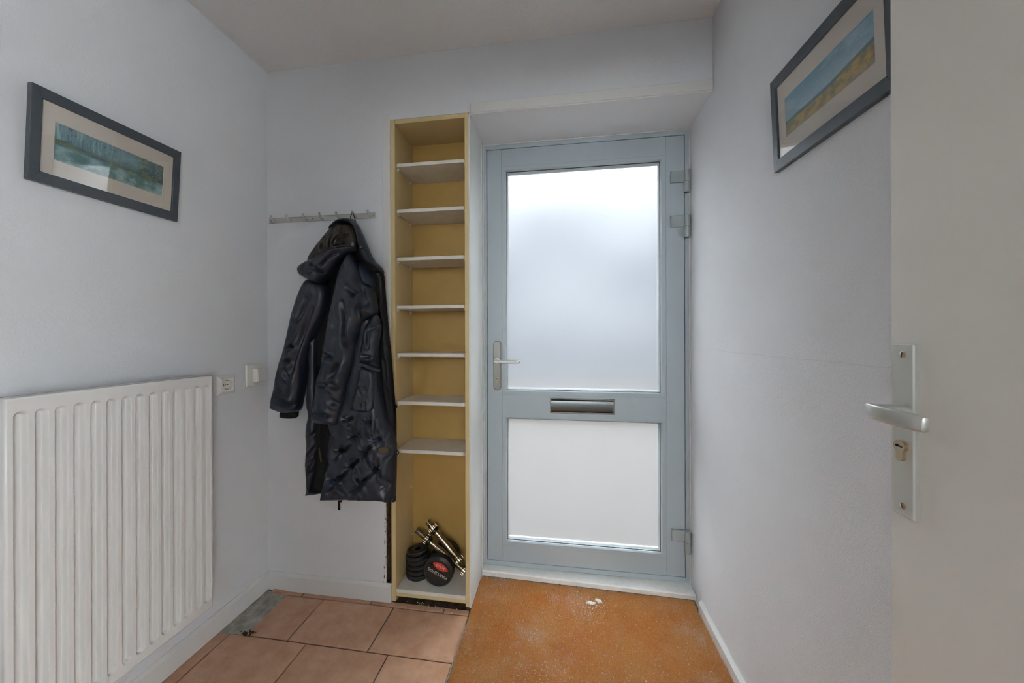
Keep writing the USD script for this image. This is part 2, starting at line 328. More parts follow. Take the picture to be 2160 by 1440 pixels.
# skirting boards
def skirting(x0, x1, y0, y1, h, side):
    return box(x0, x1, y0, y1, .001, h, .003)
def prof_board(a, b, out, h, t=.013):
    """board along a-b (on the wall line), standing t off the wall along out, with a chamfered top"""
    a, b, out = np.array(a, float), np.array(b, float), np.array(out, float)
    pr = [(0, .002), (t, .002), (t, h-.012), (t*.45, h-.003), (t*.3, h), (0, h)]
    return hull([tuple(p+out*u)+(z,) for p in (a, b) for u, z in pr])
tag(obj('baseboard_back', prof_board((XL+.013, YB), (-.757, YB), (0, -1), .082), M['trim'], smooth=False), 'white skirting board under the hanging coat', 'skirting board', kind=S)
tag(obj('baseboard_left', prof_board((XL, YR), (XL, YB), (1, 0), .082), M['trim'], smooth=False), 'white skirting board below the radiator', 'skirting board', kind=S)
tag(obj('baseboard_right', prof_board((XR, YR), (XR, 1.575), (-1, 0), .058, .015), M['trim'], smooth=False), 'low white skirting board beside the coir mat', 'skirting board', kind=S)
# trims
tag(obj('trim_1', box(-.797, -.7595, YB-.003, YB+.05, .50, 2.215, .002), M['trim'], smooth=False), 'narrow white filler strip between the wall and the shelf unit', 'trim', kind=S)
t2 = thing('trim_2', 'white board and bead along the top of the door recess', 'trim', (0, 0, 0), kind=S)
obj('fascia_board', box(-.385, XR-.001, YB-.007, YB-.0005, ZS+.004, ZS+.047, .002), M['trim'], t2, smooth=False)
obj('bead', box(-.389, XR-.001, YB-.009, YB-.0005, ZS-.004, ZS+.0035, .002), M['trim'], t2, smooth=False)
tag(obj('trim_3', box(-.3935, -.3895, .30, 1.372, -.006, .0055, .0008), M['metal_strip'], smooth=False), 'thin pale metal strip edging the coir mat', 'edging strip', kind=S)
tag(obj('trim_4', hull([(-.384, 1.655, .016), (-.384, 1.655, .036), (-.384, 1.66, .040), (XR-.004, 1.628, .016), (XR-.004, 1.628, .033), (XR-.004, 1.634, .037), (-.384, YD+.01, .041), (XR-.004, YD+.01, .039), (-.384, YD+.01, .016), (XR-.004, YD+.01, .016)]), M['sill'], smooth=False),
    'white painted threshold under the grey front door', 'threshold', kind=S)

# ================================================================== front door
d1 = thing('door_1', 'grey aluminium front door with two frosted glass panes', 'front door', (0, 0, 0), kind=S)
fx0, fx1, fz0, fz1 = -.384, XR-.001, .041, ZS-.001
lx0, lx1, lz0, lz1 = -.364, .583, .067, 2.147
def frame_ring(o, i, y0, y1, c=.0015):
    return ring([(o[0], o[1], o[2], o[3], y1), (o[0], o[1], o[2], o[3], y0+c), (o[0]+c, o[1]-c, o[2]+c, o[3]-c, y0), (i[0]-c, i[1]+c, i[2]-c, i[3]+c, y0), (i[0], i[1], i[2], i[3], y0+c), (i[0], i[1], i[2], i[3], y1)], closed=True)
obj('door_frame', frame_ring((fx0, fx1, fz0, fz1), (lx0-.003, lx1+.003, lz0-.003, lz1+.003), YD+.001, YD+.07), M['alu'], d1, smooth=False)
obj('seal', frame_ring((lx0-.0028, lx1+.0028, lz0-.0028, lz1+.0028), (lx0+.02, lx1-.02, lz0+.02, lz1-.02), YD+.052, YD+.069), M['gasket'], d1, smooth=False)
ox0, ox1 = -.266, .477                                       # glass opening
U0, U1, L0, L1 = .931, 2.036, .171, .787
bw = .0225                                                   # glazing bead
e = .0003
yb = YD+.05
obj('stile', box(lx0, ox0-bw-e, YD, yb, lz0, lz1, .0015), M['alu'], d1, smooth=False)
obj('stile', box(ox1+bw+e, lx1, YD, yb, lz0, lz1, .0015), M['alu'], d1, smooth=False)
for z0, z1 in ((U1+bw+e, lz1), (L1+.006+e, U0-bw-e), (lz0, L0-bw-e)):
    obj('rail', box(ox0-bw, ox1+bw, YD, yb, z0, z1, .0008), M['alu'], d1, smooth=False)
for (z0, z1, bt) in ((U0, U1, bw), (L0, L1, .006)):
    o = (ox0-bw, ox1+bw, z0-bw, z1+bt)
    obj('glazing_bead', ring([(*o, YD+.022), (*o, YD+.0004), (o[0]+.0006, o[1]-.0006, o[2]+.0006, o[3]-.0006, YD+.0001), (ox0-.005, ox1+.005, z0-.005, z1+min(.005, bt*.6), YD+.0001), (ox0, ox1, z0, z1, YD+.006), (ox0, ox1, z0, z1, YD+.022)], closed=True), M['alu'], d1, smooth=False)
    obj('gasket', ring([(ox0-.001, ox1+.001, z0-.001, z1+.001, YD+.016), (ox0-.001, ox1+.001, z0-.001, z1+.001, YD+.0115), (ox0+.0022, ox1-.0022, z0+.0022, z1-.0022, YD+.0125), (ox0+.0022, ox1-.0022, z0+.0022, z1-.0022, YD+.016)], closed=True), M['gasket'], d1, smooth=False)
    obj('spacer', ring([(ox0-.006, ox1+.006, z0-.006, z1+.006, YD+.036), (ox0-.006, ox1+.006, z0-.006, z1+.006, YD+.029), (ox0+.008, ox1-.008, z0+.008, z1-.008, YD+.029), (ox0+.008, ox1-.008, z0+.008, z1-.008, YD+.036)], closed=True), M['anodised'], d1, smooth=False)
    obj('pane', box(ox0-.008, ox1+.008, YD+.0150, YD+.0210, z0-.008, z1+.008), M['frosted'], d1, smooth=False, label='upper frosted glass pane' if z0 > .5 else 'lower frosted glass pane')
# letter slot
ls = obj('letter_slot', ring([(-.0480, .2620, .8225, .8965, YD), (-.0485, .2625, .822, .897, YD-.006), (-.0465, .2605, .824, .895, YD-.0075), (-.0435, .2575, .827, .892, YD-.0075), (-.0435, .2575, .827, .892, YD-.001)], closed=True), M['steel'], d1, smooth=False, label='metal letter slot plate')
zz = np.linspace(.8282, .8908, 15); uu = (zz-zz.mean())/(zz[-1]-zz[0])*2
V = [(x, YD-.003-.0060*(1-u*u)**.5*1.0 if abs(u) < 1 else YD-.002, z) for z, u in zip(zz, uu) for x in (-.0425, .2565)]
Fq = [(2*i, 2*i+1, 2*i+3, 2*i+2) for i in range(14)]
caps = [[2*i for i in range(15)], [2*i+1 for i in range(15)]]
T = [t for q in Fq for t in ((q[0], q[1], q[2]), (q[0], q[2], q[3]))]
for c in caps:
    for i in range(1, 14): T.append((c[0], c[i], c[i+1]))
fm = trimesh.Trimesh(V, T, process=False); fm.update_faces(fm.nondegenerate_faces())
obj('flap', fm, M['slot'], ls, smooth=40, label='curved dark metal flap')
obj('finger_tab', box(.088, .122, YD-.011, YD-.003, .8235, .8285, .001), M['steel'], ls, smooth=False)
# hinges
for z0 in (1.9235, 1.7135, .2395):
    hz = z0
    hg = obj('hinge', cat(box(.524, .590, YD-.012, YD-.0005, hz, hz+.053, .0015), lathe([(0, 0), (.0125, 0), (.0135, .001), (.0135, .0525), (.0125, .0535), (0, .0535)], (.5905, YD-.0125, hz), (0, 0, 1), 28)), M['hinge'], d1, smooth=35)
    obj('knuckle', lathe([(0, -.001), (.0125, -.001), (.0138, -.002), (.0138, -.050), (.0125, -.051), (.010, -.051), (.010, -.046), (0, -.046)], (.5905, YD-.0125, hz), (0, 0, 1), 28), M['hinge'], hg, smooth=35)
    obj('end_cap', box(.5205, .5245, YD-.0135, YD-.0005, hz-.0004, hz+.0534, .001), M['hinge'], hg, smooth=False)
# handle set
def front_plane(x, z, y): # local (u,v) -> X, Z ; local z -> -Y
    Mx = np.eye(4); Mx[:3, 0], Mx[:3, 1], Mx[:3, 2], Mx[:3, 3] = (1, 0, 0), (0, 0, 1), (0, -1, 0), (x, y, z); return Mx
hx = -.3125
pl = LineString([(0, -.105), (0, .105)]).buffer(.0195, quad_segs=10)
hp = obj('handle_plate', bevel_extrude(pl, .010, .003, front_plane(hx, 1.054, YD)), M['steel'], d1, smooth=35, label='long rounded steel handle plate')
obj('lever', cat(lathe([(0, 0), (.0105, 0), (.0105, .028), (.0095, .045), (0, .045)], (hx, YD-.010, 1.078), (0, -1, 0), 24), lathe([(0, 0), (.0155, 0), (.0155, .004), (.012, .006), (0, .006)], (hx, YD-.010, 1.078), (0, -1, 0), 24),
    box(hx-.0095, hx+.105, YD-.061, YD-.046, 1.0695, 1.0865, .004), box(hx+.090, hx+.122, YD-.061, YD-.043, 1.0695, 1.0865, .005)), M['anodised'], hp, smooth=35)
cyl = LineString([(0, 0), (0, -.017)]).buffer(.0052).union(LineString([(0, 0), (0, .0001)]).buffer(.0088))
obj('lock_cylinder', extrude(cyl, .013, front_plane(hx, .988, YD)), M['nickel'], hp, smooth=False)
obj('keyhole', box(hx-.0055, hx+.0055, YD-.0137, YD-.0128, .9868, .9892), M['plastic_dark'], hp, smooth=False)
# white sealant around the frame
cl = []
for a, b in (((fx1-.001, .05), (fx1-.001, ZS-.004)), ((fx0+.002, .05), (fx0+.002, ZS-.004)), ((fx0, ZS-.003), (fx1, ZS-.003))):
    n = 90; t = np.linspace(0, 1, n)[:, None]; p = (1-t)*np.array(a)+t*np.array(b)
    pts = np.c_[p[:, 0], np.full(n, YD-.0005), p[:, 1]]
    cl.append(tube(pts, .0028+.0022*meshkit.noise(pts*45, 4), 6))
obj('sealant', cat(*cl), M['caulk'], d1, smooth=True)

tag(obj('wall_facade', cat(box(-8, -.785, YD+.12, YD+.2, -.1, 5.5), box(XR+.12, 8, YD+.12, YD+.2, -.1, 5.5), box(-.785, XR+.12, YD+.12, YD+.2, ZS+.05, 5.5)), M['wall']), 'outer face of the house wall around the front door', 'wall', kind=S)
# outside: added paving and house, made to give the frosted panes their blurred tones
tag(obj('paving', box(-30, 30, YD+.2, 40, -.3, -.06), M['paving']), 'added dark paving outside, giving the frosted door panes their lower tone', 'paving', kind=S)
hs = thing('house', 'added dark house across the street, shaping the blurred tone of the frosted panes', 'house', (0, 9.5, 0))
obj('wall', box(-14, 14, 9.5, 16, -.06, 5.8), M['house'], hs)
obj('roof', hull([(-14.4, 9.1, 5.8), (14.4, 9.1, 5.8), (-14.4, 16.4, 5.8), (14.4, 16.4, 5.8), (-14.4, 12.7, 7.7), (14.4, 12.7, 7.7)]), M['roof'], hs, smooth=False)
for x in (-11, -7, -3, 1, 5, 9):
    for z in (.8, 3.4): obj('window', box(x, x+1.8, 9.45, 9.52, z, z+1.4), M['gasket'], hs)

# ================================================================== open inner door at the right
d2 = thing('door_2', 'open white inner door standing parallel to the right wall', 'door', (0, 0, 0), kind=S)
DX = .490
obj('door_leaf', box(DX, DX+.040, YR+.062, .5835, .012, 2.09, .0022), M['doorpaint'], d2, smooth=False)
# aluminium long plate: local u -> -Y (towards the hinge), v -> Z, w -> -X
def side_plane(y, z, x):
    Mx = np.eye(4); Mx[:3, 0], Mx[:3, 1], Mx[:3, 2], Mx[:3, 3] = (0, -1, 0), (0, 0, 1), (-1, 0, 0), (x, y, z); return Mx
py0, py1, pz0, pz1 = .5395, .5700, .9508, 1.1955
hp2 = obj('handle_plate', box(DX-.0085, DX, py0, py1, pz0, pz1, .0016), M['anodised'], d2, smooth=False, label='long rectangular aluminium handle plate')
pc = (py0+py1)/2
for z in (1.180, 1.0815, .9660):
    sc = obj('screw', lathe([(0, 0), (.0046, 0), (.0046, .0006), (.0030, .0013), (0, .0015)], (DX-.0085, pc, z), (-1, 0, 0), 20), M['nickel'], hp2, smooth=40)
an = {1.180: .2, 1.0815: 1.1, .9660: .7}
for z, a in an.items():
    bx = box(-.0038, .0038, -.0006, .0006, 0, .0004); bx.apply_transform(trimesh.transformations.rotation_matrix(a+1.2, (0, 0, 1))); bx.apply_transform(side_plane(pc, z, DX-.0098)); obj('screw_slot', bx, M['plastic_dark'], hp2, smooth=False)
euro = LineString([(0, 0), (0, -.0165)]).buffer(.0047).union(LineString([(0, 0), (0, .0001)]).buffer(.0083))
obj('lock_cylinder', extrude(euro, .0125, side_plane(pc+.0005, 1.0505, DX-.0005)), M['nickel'], hp2, smooth=False)
obj('keyhole', cat(extrude(LineString([(-.004, .000), (.004, -.001)]).buffer(.0011), .0006, side_plane(pc+.0005, 1.0510, DX-.0128)), extrude(LineString([(-.002, .000), (-.002, .0001)]).buffer(.002), .0006, side_plane(pc+.0005, 1.0510, DX-.0128))), M['plastic_dark'], hp2, smooth=False)
# lever: round neck out of the plate, then a flat rounded grip back towards the hinge
def lever2():
    neck = lathe([(0, 0), (.0105, 0), (.0100, .030), (.0085, .040), (0, .040)], (DX-.0085, .5520, 1.1000), (-1, 0, 0), 24)
    K = np.array([(.4545, .5660, 1.1015), (.4415, .5560, 1.1012), (.4372, .5380, 1.1005), (.4395, .5120, 1.0990), (.4435, .4935, 1.0978), (.4450, .4850, 1.0972)])
    hh = np.array([.0060, .0098, .0108, .0112, .0110, .0088]); tt = np.array([.0050, .0056, .0054, .0050, .0048, .0036])
    tk = np.linspace(0, 1, len(K)); ts = np.linspace(0, 1, 40)
    from scipy.interpolate import CubicSpline
    Pn = CubicSpline(tk, K)(ts); H = np.interp(ts, tk, hh); Tk = np.interp(ts, tk, tt)
    d = np.gradient(Pn, axis=0); d /= np.linalg.norm(d, axis=1)[:, None]
    V, Fc = [], []; n = 16
    for p, dd, h, w in zip(Pn, d, H, Tk):
        up = np.array([0, 0, 1.0]); up -= dd*(dd@up); up /= np.linalg.norm(up); sd = np.cross(dd, up)
        for k in range(n):
            a = 2*math.pi*k/n; ca, sa = math.cos(a), math.sin(a)
            V.append(p+up*h*np.sign(sa)*abs(sa)**.6+sd*w*np.sign(ca)*abs(ca)**.6)
    for i in range(39):
        for k in range(n):
            a, b = i*n+k, i*n+(k+1) % n; Fc += [(a, b, b+n), (a, b+n, a+n)]
    for s, o in ((0, 0), (39*n, 1)):
        c = len(V); V.append(Pn[0 if not o else -1]+(d[-1]*.002 if o else -d[0]*.003))
        for k in range(n):
            a, b = s+k, s+(k+1) % n; Fc.append((c, a, b) if o else (c, b, a))
    g = trimesh.Trimesh(V, Fc, process=False); g.fix_normals()
    return cat(neck, g)
obj('lever', lever2(), M['anodised'], hp2, smooth=35, label='curved aluminium door lever')

# ================================================================== radiator
RX, RY0, RY1, RZ0, RZ1 = -1.275, .6195, 1.0985, .2065, 1.0625
rd = thing('radiator', 'white panel radiator with vertical grooves on the left wall', 'radiator', (XL, .86, RZ0))
def radiator_front():
    gs = [.6435+.03345*k for k in range(14)]
    ys = np.unique(np.round(np.concatenate([np.linspace(RY0+.004, RY1-.004, 40)]+[g+np.linspace(-.0125, .0125, 25) for g in gs]), 5)); ys = ys[(ys > RY0+.003) & (ys < RY1-.003)]
    zs = np.unique(np.round(np.concatenate([np.linspace(RZ0+.004, RZ1-.004, 24), RZ0+.031+np.linspace(-.016, .016, 17), RZ1-.034+np.linspace(-.016, .016, 17)]), 5))
    Y, Z = np.meshgrid(ys, zs); X = np.full_like(Y, RX)
    for g in gs:
        zc = np.clip(Z, RZ0+.042, RZ1-.045); d = np.hypot(Y-g, (Z-zc))          # distance to the groove's centre line
        t = np.clip((d-.0062)/(.0118-.0062), 0, 1); t = t*t*(3-2*t)
        X -= .0140*(1-t)
    V = np.c_[X.ravel(), Y.ravel(), Z.ravel()]; n, m = Y.shape; ix = np.arange(n*m).reshape(n, m)
    Fq = np.stack([ix[:-1, :-1], ix[:-1, 1:], ix[1:, 1:], ix[1:, :-1]], -1).reshape(-1, 4)
    return (V, Fq)
obj('front_panel', radiator_front(), M['radiator'], rd, smooth=50)
yy0, yy1, zz0, zz1 = RY0+.004, RY1-.004, RZ0+.004, RZ1-.004
rim = []
def rim_ring(prs):
    V, Fc = [], []
    for (o, x) in prs: V += [(x, RY0+o, RZ0+o), (x, RY1-o, RZ0+o), (x, RY1-o, RZ1-o), (x, RY0+o, RZ1-o)]
    for i in range(len(prs)-1):
        for k in range(4):
            a, b = 4*i+k, 4*i+(k+1) % 4; Fc += [(a, a+4, b+4), (a, b+4, b)]
    return trimesh.Trimesh(V, Fc, process=False)
obj('panel_rim', rim_ring([(.004, RX), (.0015, RX-.001), (.0002, RX-.003), (0, RX-.006), (0, RX-.020), (.003, RX-.022)]), M['radiator'], rd, smooth=50)
obj('back_panel', box(RX-.085, RX-.064, RY0+.006, RY1-.006, RZ0+.003, RZ1-.003, .004), M['radiator'], rd, smooth=False)
fins = [box(RX-.063, RX-.023, y-.0006, y+.0006, RZ0+.03, RZ1-.03) for y in np.arange(RY0+.02, RY1-.015, .0167)]
obj('convector_fin', cat(*fins), M['radiator'], rd, smooth=False, kind='stuff')
for y in (.70, 1.02): obj('bracket', box(XL+.0005, RX-.084, y-.012, y+.012, .30, .98, .001), M['radiator'], rd, smooth=False)

# ================================================================== socket and switch
so = thing('wall_socket', 'white power socket right of the radiator', 'socket', (XL, 1.247, 1.003))
Ms = np.eye(4); Ms[:3, 0], Ms[:3, 1], Ms[:3, 2], Ms[:3, 3] = (0, 1, 0), (0, 0, 1), (1, 0, 0), (XL+.0005, 1.2475, 1.0035)
sq = Polygon([(-.039, -.039), (.039, -.039), (.039, .039), (-.039, .039)]).buffer(.002)
def socket_plate():
    n = 48; a = np.linspace(0, 2*math.pi, n, endpoint=False)
    def squ(h, rr=.35):
        c, s = np.cos(a), np.sin(a); k = h/np.maximum(np.abs(c), np.abs(s)); return np.c_[c*k, s*k]
    rings = [(squ(.0395), 0), (squ(.0400), .002), (squ(.0395), .004), (squ(.0270), .0125), (squ(.0262), .013), (np.c_[np.cos(a), np.sin(a)]*.0215, .013), (np.c_[np.cos(a), np.sin(a)]*.0200, .012), (np.c_[np.cos(a), np.sin(a)]*.0195, .001), (np.c_[np.cos(a), np.sin(a)]*.0001, .001)]
    V = np.vstack([np.c_[r, np.full(n, z)] for r, z in rings]); Fc = []
    for i in range(len(rings)-1):
        for k in range(n):
            p, q = i*n+k, i*n+(k+1) % n; Fc += [(p, q, q+n), (p, q+n, p+n)]
    m = trimesh.Trimesh(V, Fc, process=False); m.apply_transform(Ms); return m
obj('cover_plate', socket_plate(), M['plastic'], so, smooth=20)
pins = []
for z in (-.0095, .0095):
    pass
obj('pin_hole', lathe([(0, 0), (.0027, 0), (.0027, .0006), (0, .0006)], (XL+.0014, 1.2475-.0095, 1.0035), (1, 0, 0), 14), M['plastic_dark'], so, smooth=False)
obj('pin_hole', lathe([(0, 0), (.0027, 0), (.0027, .0006), (0, .0006)], (XL+.0014, 1.2475+.0095, 1.0035), (1, 0, 0), 14), M['plastic_dark'], so, smooth=False)
for z in (1.0035-.0175, 1.0035+.0175):
    obj('earth_clip', box(XL+.002, XL+.0125, 1.2475-.003, 1.2475+.003, z-.0012, z+.0012, .0004), M['nickel'], so, smooth=False)
obj('centre_screw', lathe([(0, 0), (.003, 0), (.002, .001), (0, .0012)], (XL+.0014, 1.2475, 1.0035), (1, 0, 0), 14), M['nickel'], so, smooth=False)
sw = thing('light_switch', 'boxy white light switch near the wall corner', 'light switch', (XL, 1.378, 1.03))
obj('base_plate', box(XL+.0004, XL+.010, 1.336, 1.424, .979, 1.081, .003), M['plastic'], sw, smooth=False)
obj('switch_box', box(XL+.0095, XL+.030, 1.3655, 1.4255, .9965, 1.0595, .003), M['plastic'], sw, smooth=False)
obj('rocker', hull([(XL+.029, 1.3715, 1.001), (XL+.029, 1.4205, 1.001), (XL+.029, 1.3715, 1.0555), (XL+.029, 1.4205, 1.0555), (XL+.0345, 1.373, 1.003), (XL+.0345, 1.419, 1.003), (XL+.031, 1.373, 1.054), (XL+.031, 1.419, 1.054)]), M['plastic'], sw, smooth=False)

# ================================================================== pictures
FW, FH, IW, IH, PW, PH = .3511, .2484, .3101, .1911, .2560, .1002
def picture(name, label, side, y0, z0, tilt, off, rot, paint):
    """local frame: a along the wall (to the right as seen), b up, n out of the wall; hung from a wire, so the top leans out"""
    ca, sa = math.cos(rot), math.sin(rot)
    def W(p):
        p = np.asarray(p, float); a = p[:, 0]*ca-p[:, 1]*sa; b = p[:, 0]*sa+p[:, 1]*ca; n = p[:, 2]
        z = z0+b*math.cos(tilt)-n*math.sin(tilt); out = off+b*math.sin(tilt)+n*math.cos(tilt)
        return np.c_[XL+out if side == 'L' else XR-out, y0+a if side == 'L' else y0-a, z]
    t = thing(name, label, 'picture', W([(0, FH/2, 0)])[0], group=None)
    def put(nm, m, mt, **k):
        v, f, _ = meshkit.arrays(m); mm = trimesh.Trimesh(W(v), f, process=False)
        mm.fix_normals() if mm.is_watertight else None
        return obj(nm, mm, mt, t, **k)
    cb = FH/2
    # four mitred mouldings with a thin joint
    hw, hh, iw, ih = FW/2, FH/2, IW/2, IH/2
    corners_o = [(-hw, -hh), (hw, -hh), (hw, hh), (-hw, hh)]; corners_i = [(-iw, -ih), (iw, -ih), (iw, ih), (-iw, ih)]
    for k in range(4):
        o0, o1, i1, i0 = map(np.array, (corners_o[k], corners_o[(k+1) % 4], corners_i[(k+1) % 4], corners_i[k]))
        dr = (o1-o0)/np.linalg.norm(o1-o0); g = dr*.00025
        o0, o1, i0, i1 = o0+g, o1-g, i0+g, i1-g
        P = []
        for q, h in ((o0, .0132), (o1, .0132), (i1, .0132), (i0, .0132)): P.append((q[0], q[1]+cb, h))
        nrm = np.array([-dr[1], dr[0]])
        pts = [(q[0], q[1]+cb, 0.0) for q in (o0, o1, i1, i0)]
        for q, s in ((o0, 1), (o1, 1), (i1, -1), (i0, -1)):
            pts.append((q[0], q[1]+cb, .0132))
            qq = q+nrm*.0009*s; pts.append((qq[0], qq[1]+cb, .014))
        put('frame_side', hull(pts), M['frame'], smooth=False)
    def flat(nm, w, h, db, n, mt, th=.0006, **k):
        return put(nm, box(-w/2, w/2, cb+db-h/2, cb+db+h/2, n-th, n), mt, smooth=False, **k)
    flat('backing_board', IW+.008, IH+.008, 0, .006, M['mount'], .003)
    mo = IW/2+.003, IH/2+.003
    # mount with a bevelled window
    pw, ph = PW/2, PH/2
    put('mount', ring_ab([(mo[0], mo[1], .0072), (mo[0], mo[1], .0084), (pw+.0012, ph+.0012, .0084), (pw, ph, .0072)], cb, -.0005), M['mount'], smooth=False)
    # print: painted vertex colours
    nu, nv = 200, 84
    u, v = np.meshgrid(np.linspace(0, 1, nu), np.linspace(0, 1, nv))
    V = np.c_[(u.ravel()-.5)*(PW+.002), cb-.0005+(v.ravel()-.5)*(PH+.002), np.full(u.size, .0070)]
    ix = np.arange(u.size).reshape(u.shape); Fq = np.stack([ix[:-1, :-1], ix[:-1, 1:], ix[1:, 1:], ix[1:, :-1]], -1).reshape(-1, 4)
    col = paint(u.ravel(), v.ravel())
    Wv = W(V)
    obj('print', (Wv, Fq), M['print'], t, smooth=False, tint=col)
    flat('glass', IW+.004, IH+.004, 0, .0102, M['glass'], .0012)
    return t
def ring_ab(L, cb, db):
    V, Fc = [], []
    for (w, h, n) in L: V += [(-w, cb+db-h, n), (w, cb+db-h, n), (w, cb+db+h, n), (-w, cb+db+h, n)]
    for i in range(len(L)-1):
        for k in range(4):
            a, b = 4*i+k, 4*i+(k+1) % 4; Fc += [(a, b, b+4), (a, b+4, a+4)]
    return trimesh.Trimesh(V, Fc, process=False)
def lerp(a, b, t): t = np.clip(t, 0, 1)[:, None]; return a*(1-t)+b*t
def ss(x, a, b): t = np.clip((x-a)/(b-a), 0, 1); return t*t*(3-2*t)
C = lambda *c: np.array(srgb(*c))
def forest(u, v):
    """misty blue-green forest edge over pale mist"""
    N = lambda su, sv, s, o=4: meshkit.fbm(np.c_[u*su, v*sv, 0*u], o, s)
    col = lerp(C(96, 128, 136), C(126, 158, 164), N(8, 5, 1))
    trunks = meshkit.noise(np.c_[u*75, v*3+2*u, 0*u], 3); streak = meshkit.fbm(np.c_[u*120, v*7, 0*u], 3, 8)
    top = ss(v, .45, .65)*(1-ss(u, .38, .62)+ss(u, .66, .80)*.9)
    col = lerp(col, C(150, 182, 184), (ss(trunks, .62, .85)*.8)*top); col = lerp(col, C(52, 82, 92), ss(streak, .55, .8)*top*.9)
    band = np.exp(-((v-(.50-.10*u+.03*N(10, 3, 4)))/.085)**2); col = lerp(col, lerp(C(96, 108, 70), C(60, 84, 92), ss(N(14, 10, 6), .45, .7)), band*.85)
    col = lerp(col, C(40, 66, 84), np.exp(-((v-(.44-.02*u))/.03)**2)*ss(N(30, 3, 15), .45, .65)*.6)
    low = 1-ss(v, .34, .46); col = lerp(col, lerp(C(78, 118, 112), C(146, 176, 176), ss(N(9, 4, 9), .35, .7)), low*.8)
    col = lerp(col, C(170, 192, 194), ss(N(16, 6, 12), .55, .8)*np.exp(-((v-.2)/.18)**2)*ss(u, .3, .5)*.6)
    bush = ss(u, .68, .76)*ss(v, .3, .45)*(1-ss(v, .9, 1.1)*.3); col = lerp(col, lerp(C(54, 78, 92), C(112, 124, 84), ss(N(26, 16, 20), .4, .65)), bush*.75)
    col = lerp(col, C(158, 190, 196), ss(N(60, 40, 31), .66, .78)*bush*.7)
    g = ss(meshkit.fbm(np.c_[u*160, v*60, 0*u], 2, 40), .3, .7)[:, None]
    return np.clip(col*(.9+.2*g), 0, 1)
def dunes(u, v):
    """blue sky over a band of yellow dune grass"""
    N = lambda su, sv, s, o=4: meshkit.fbm(np.c_[u*su, v*sv, 0*u], o, s)
    line = .30+.12*np.clip(u-.55, 0, 1)/.45+.02*N(8, 1, 2)
    sky = lerp(C(150, 178, 192), C(96, 142, 162), ss(v, .35, .95)); sky = lerp(sky, C(170, 192, 202), ss(N(5, 7, 5), .5, .75)*.5)
    hill = lerp(C(74, 112, 124), C(84, 116, 96), ss(N(9, 5, 7), .4, .7))
    sand = lerp(C(178, 150, 84), C(128, 122, 90), ss(N(18, 9, 9), .35, .7)); sand = lerp(sand, C(120, 108, 70), ss(N(60, 12, 11), .6, .8)*.6)
    sand = lerp(sand, C(150, 148, 128), (1-ss(v, .0, .16))*.5)
    t = v-line
    col = lerp(sand, hill, ss(t, -.02, .01)); col = lerp(col, sky, ss(t, .05, .10)); 
    g = ss(meshkit.fbm(np.c_[u*140, v*60, 0*u], 2, 44), .3, .7)[:, None]
    return np.clip(col*(.92+.16*g), 0, 1)
picture('picture_frame', 'dark grey framed print of a misty blue-green forest on the left wall', 'L', .8783, 1.6218, .0775, .0065, .0096, forest)
picture('picture_frame', 'dark grey framed print of yellow dunes under blue sky on the right wall', 'R', .8674, 1.6561, .0512, .0006, -.0195, dunes)

# ================================================================== coat rack
cr = thing('coat_rack', 'narrow grey-white coat rack with seven pegs above the coat', 'coat rack', (-1.10, YB, 1.75))
RKM = mat('rack_paint', srgb(188, 188, 184), .4)
obj('rail', cat(box(-1.374, -.830, YB-.008, YB-.0003, 1.7445, 1.7475, .0012), box(-1.374, -.830, YB-.008, YB-.0003, 1.7655, 1.7685, .0012), box(-1.374, -.830, YB-.005, YB-.0003, 1.7455, 1.7675)), RKM, cr, smooth=False)
for x in (-1.345, -1.262, -1.178, -1.095, -1.011, -.930, -.8555):
    obj('peg', cat(tube([(x, YB-.003, 1.7525), (x, YB-.014, 1.7535), (x, YB-.023, 1.7585), (x, YB-.027, 1.768), (x, YB-.0275, 1.7745)], np.array([.0042, .0042, .0043, .0045, .0042]), 10), lathe([(0, 0), (.007, 0), (.0065, .003), (0, .003)], (x, YB-.005, 1.7525), (0, -1, 0), 14)), RKM, cr, smooth=40)
for x in (-1.362, -1.1445, -.8405):
    obj('screw', lathe([(0, 0), (.0042, 0), (.003, .0016), (0, .002)], (x, YB-.005, 1.7565), (0, -1, 0), 14), M['nickel'], cr, smooth=40)

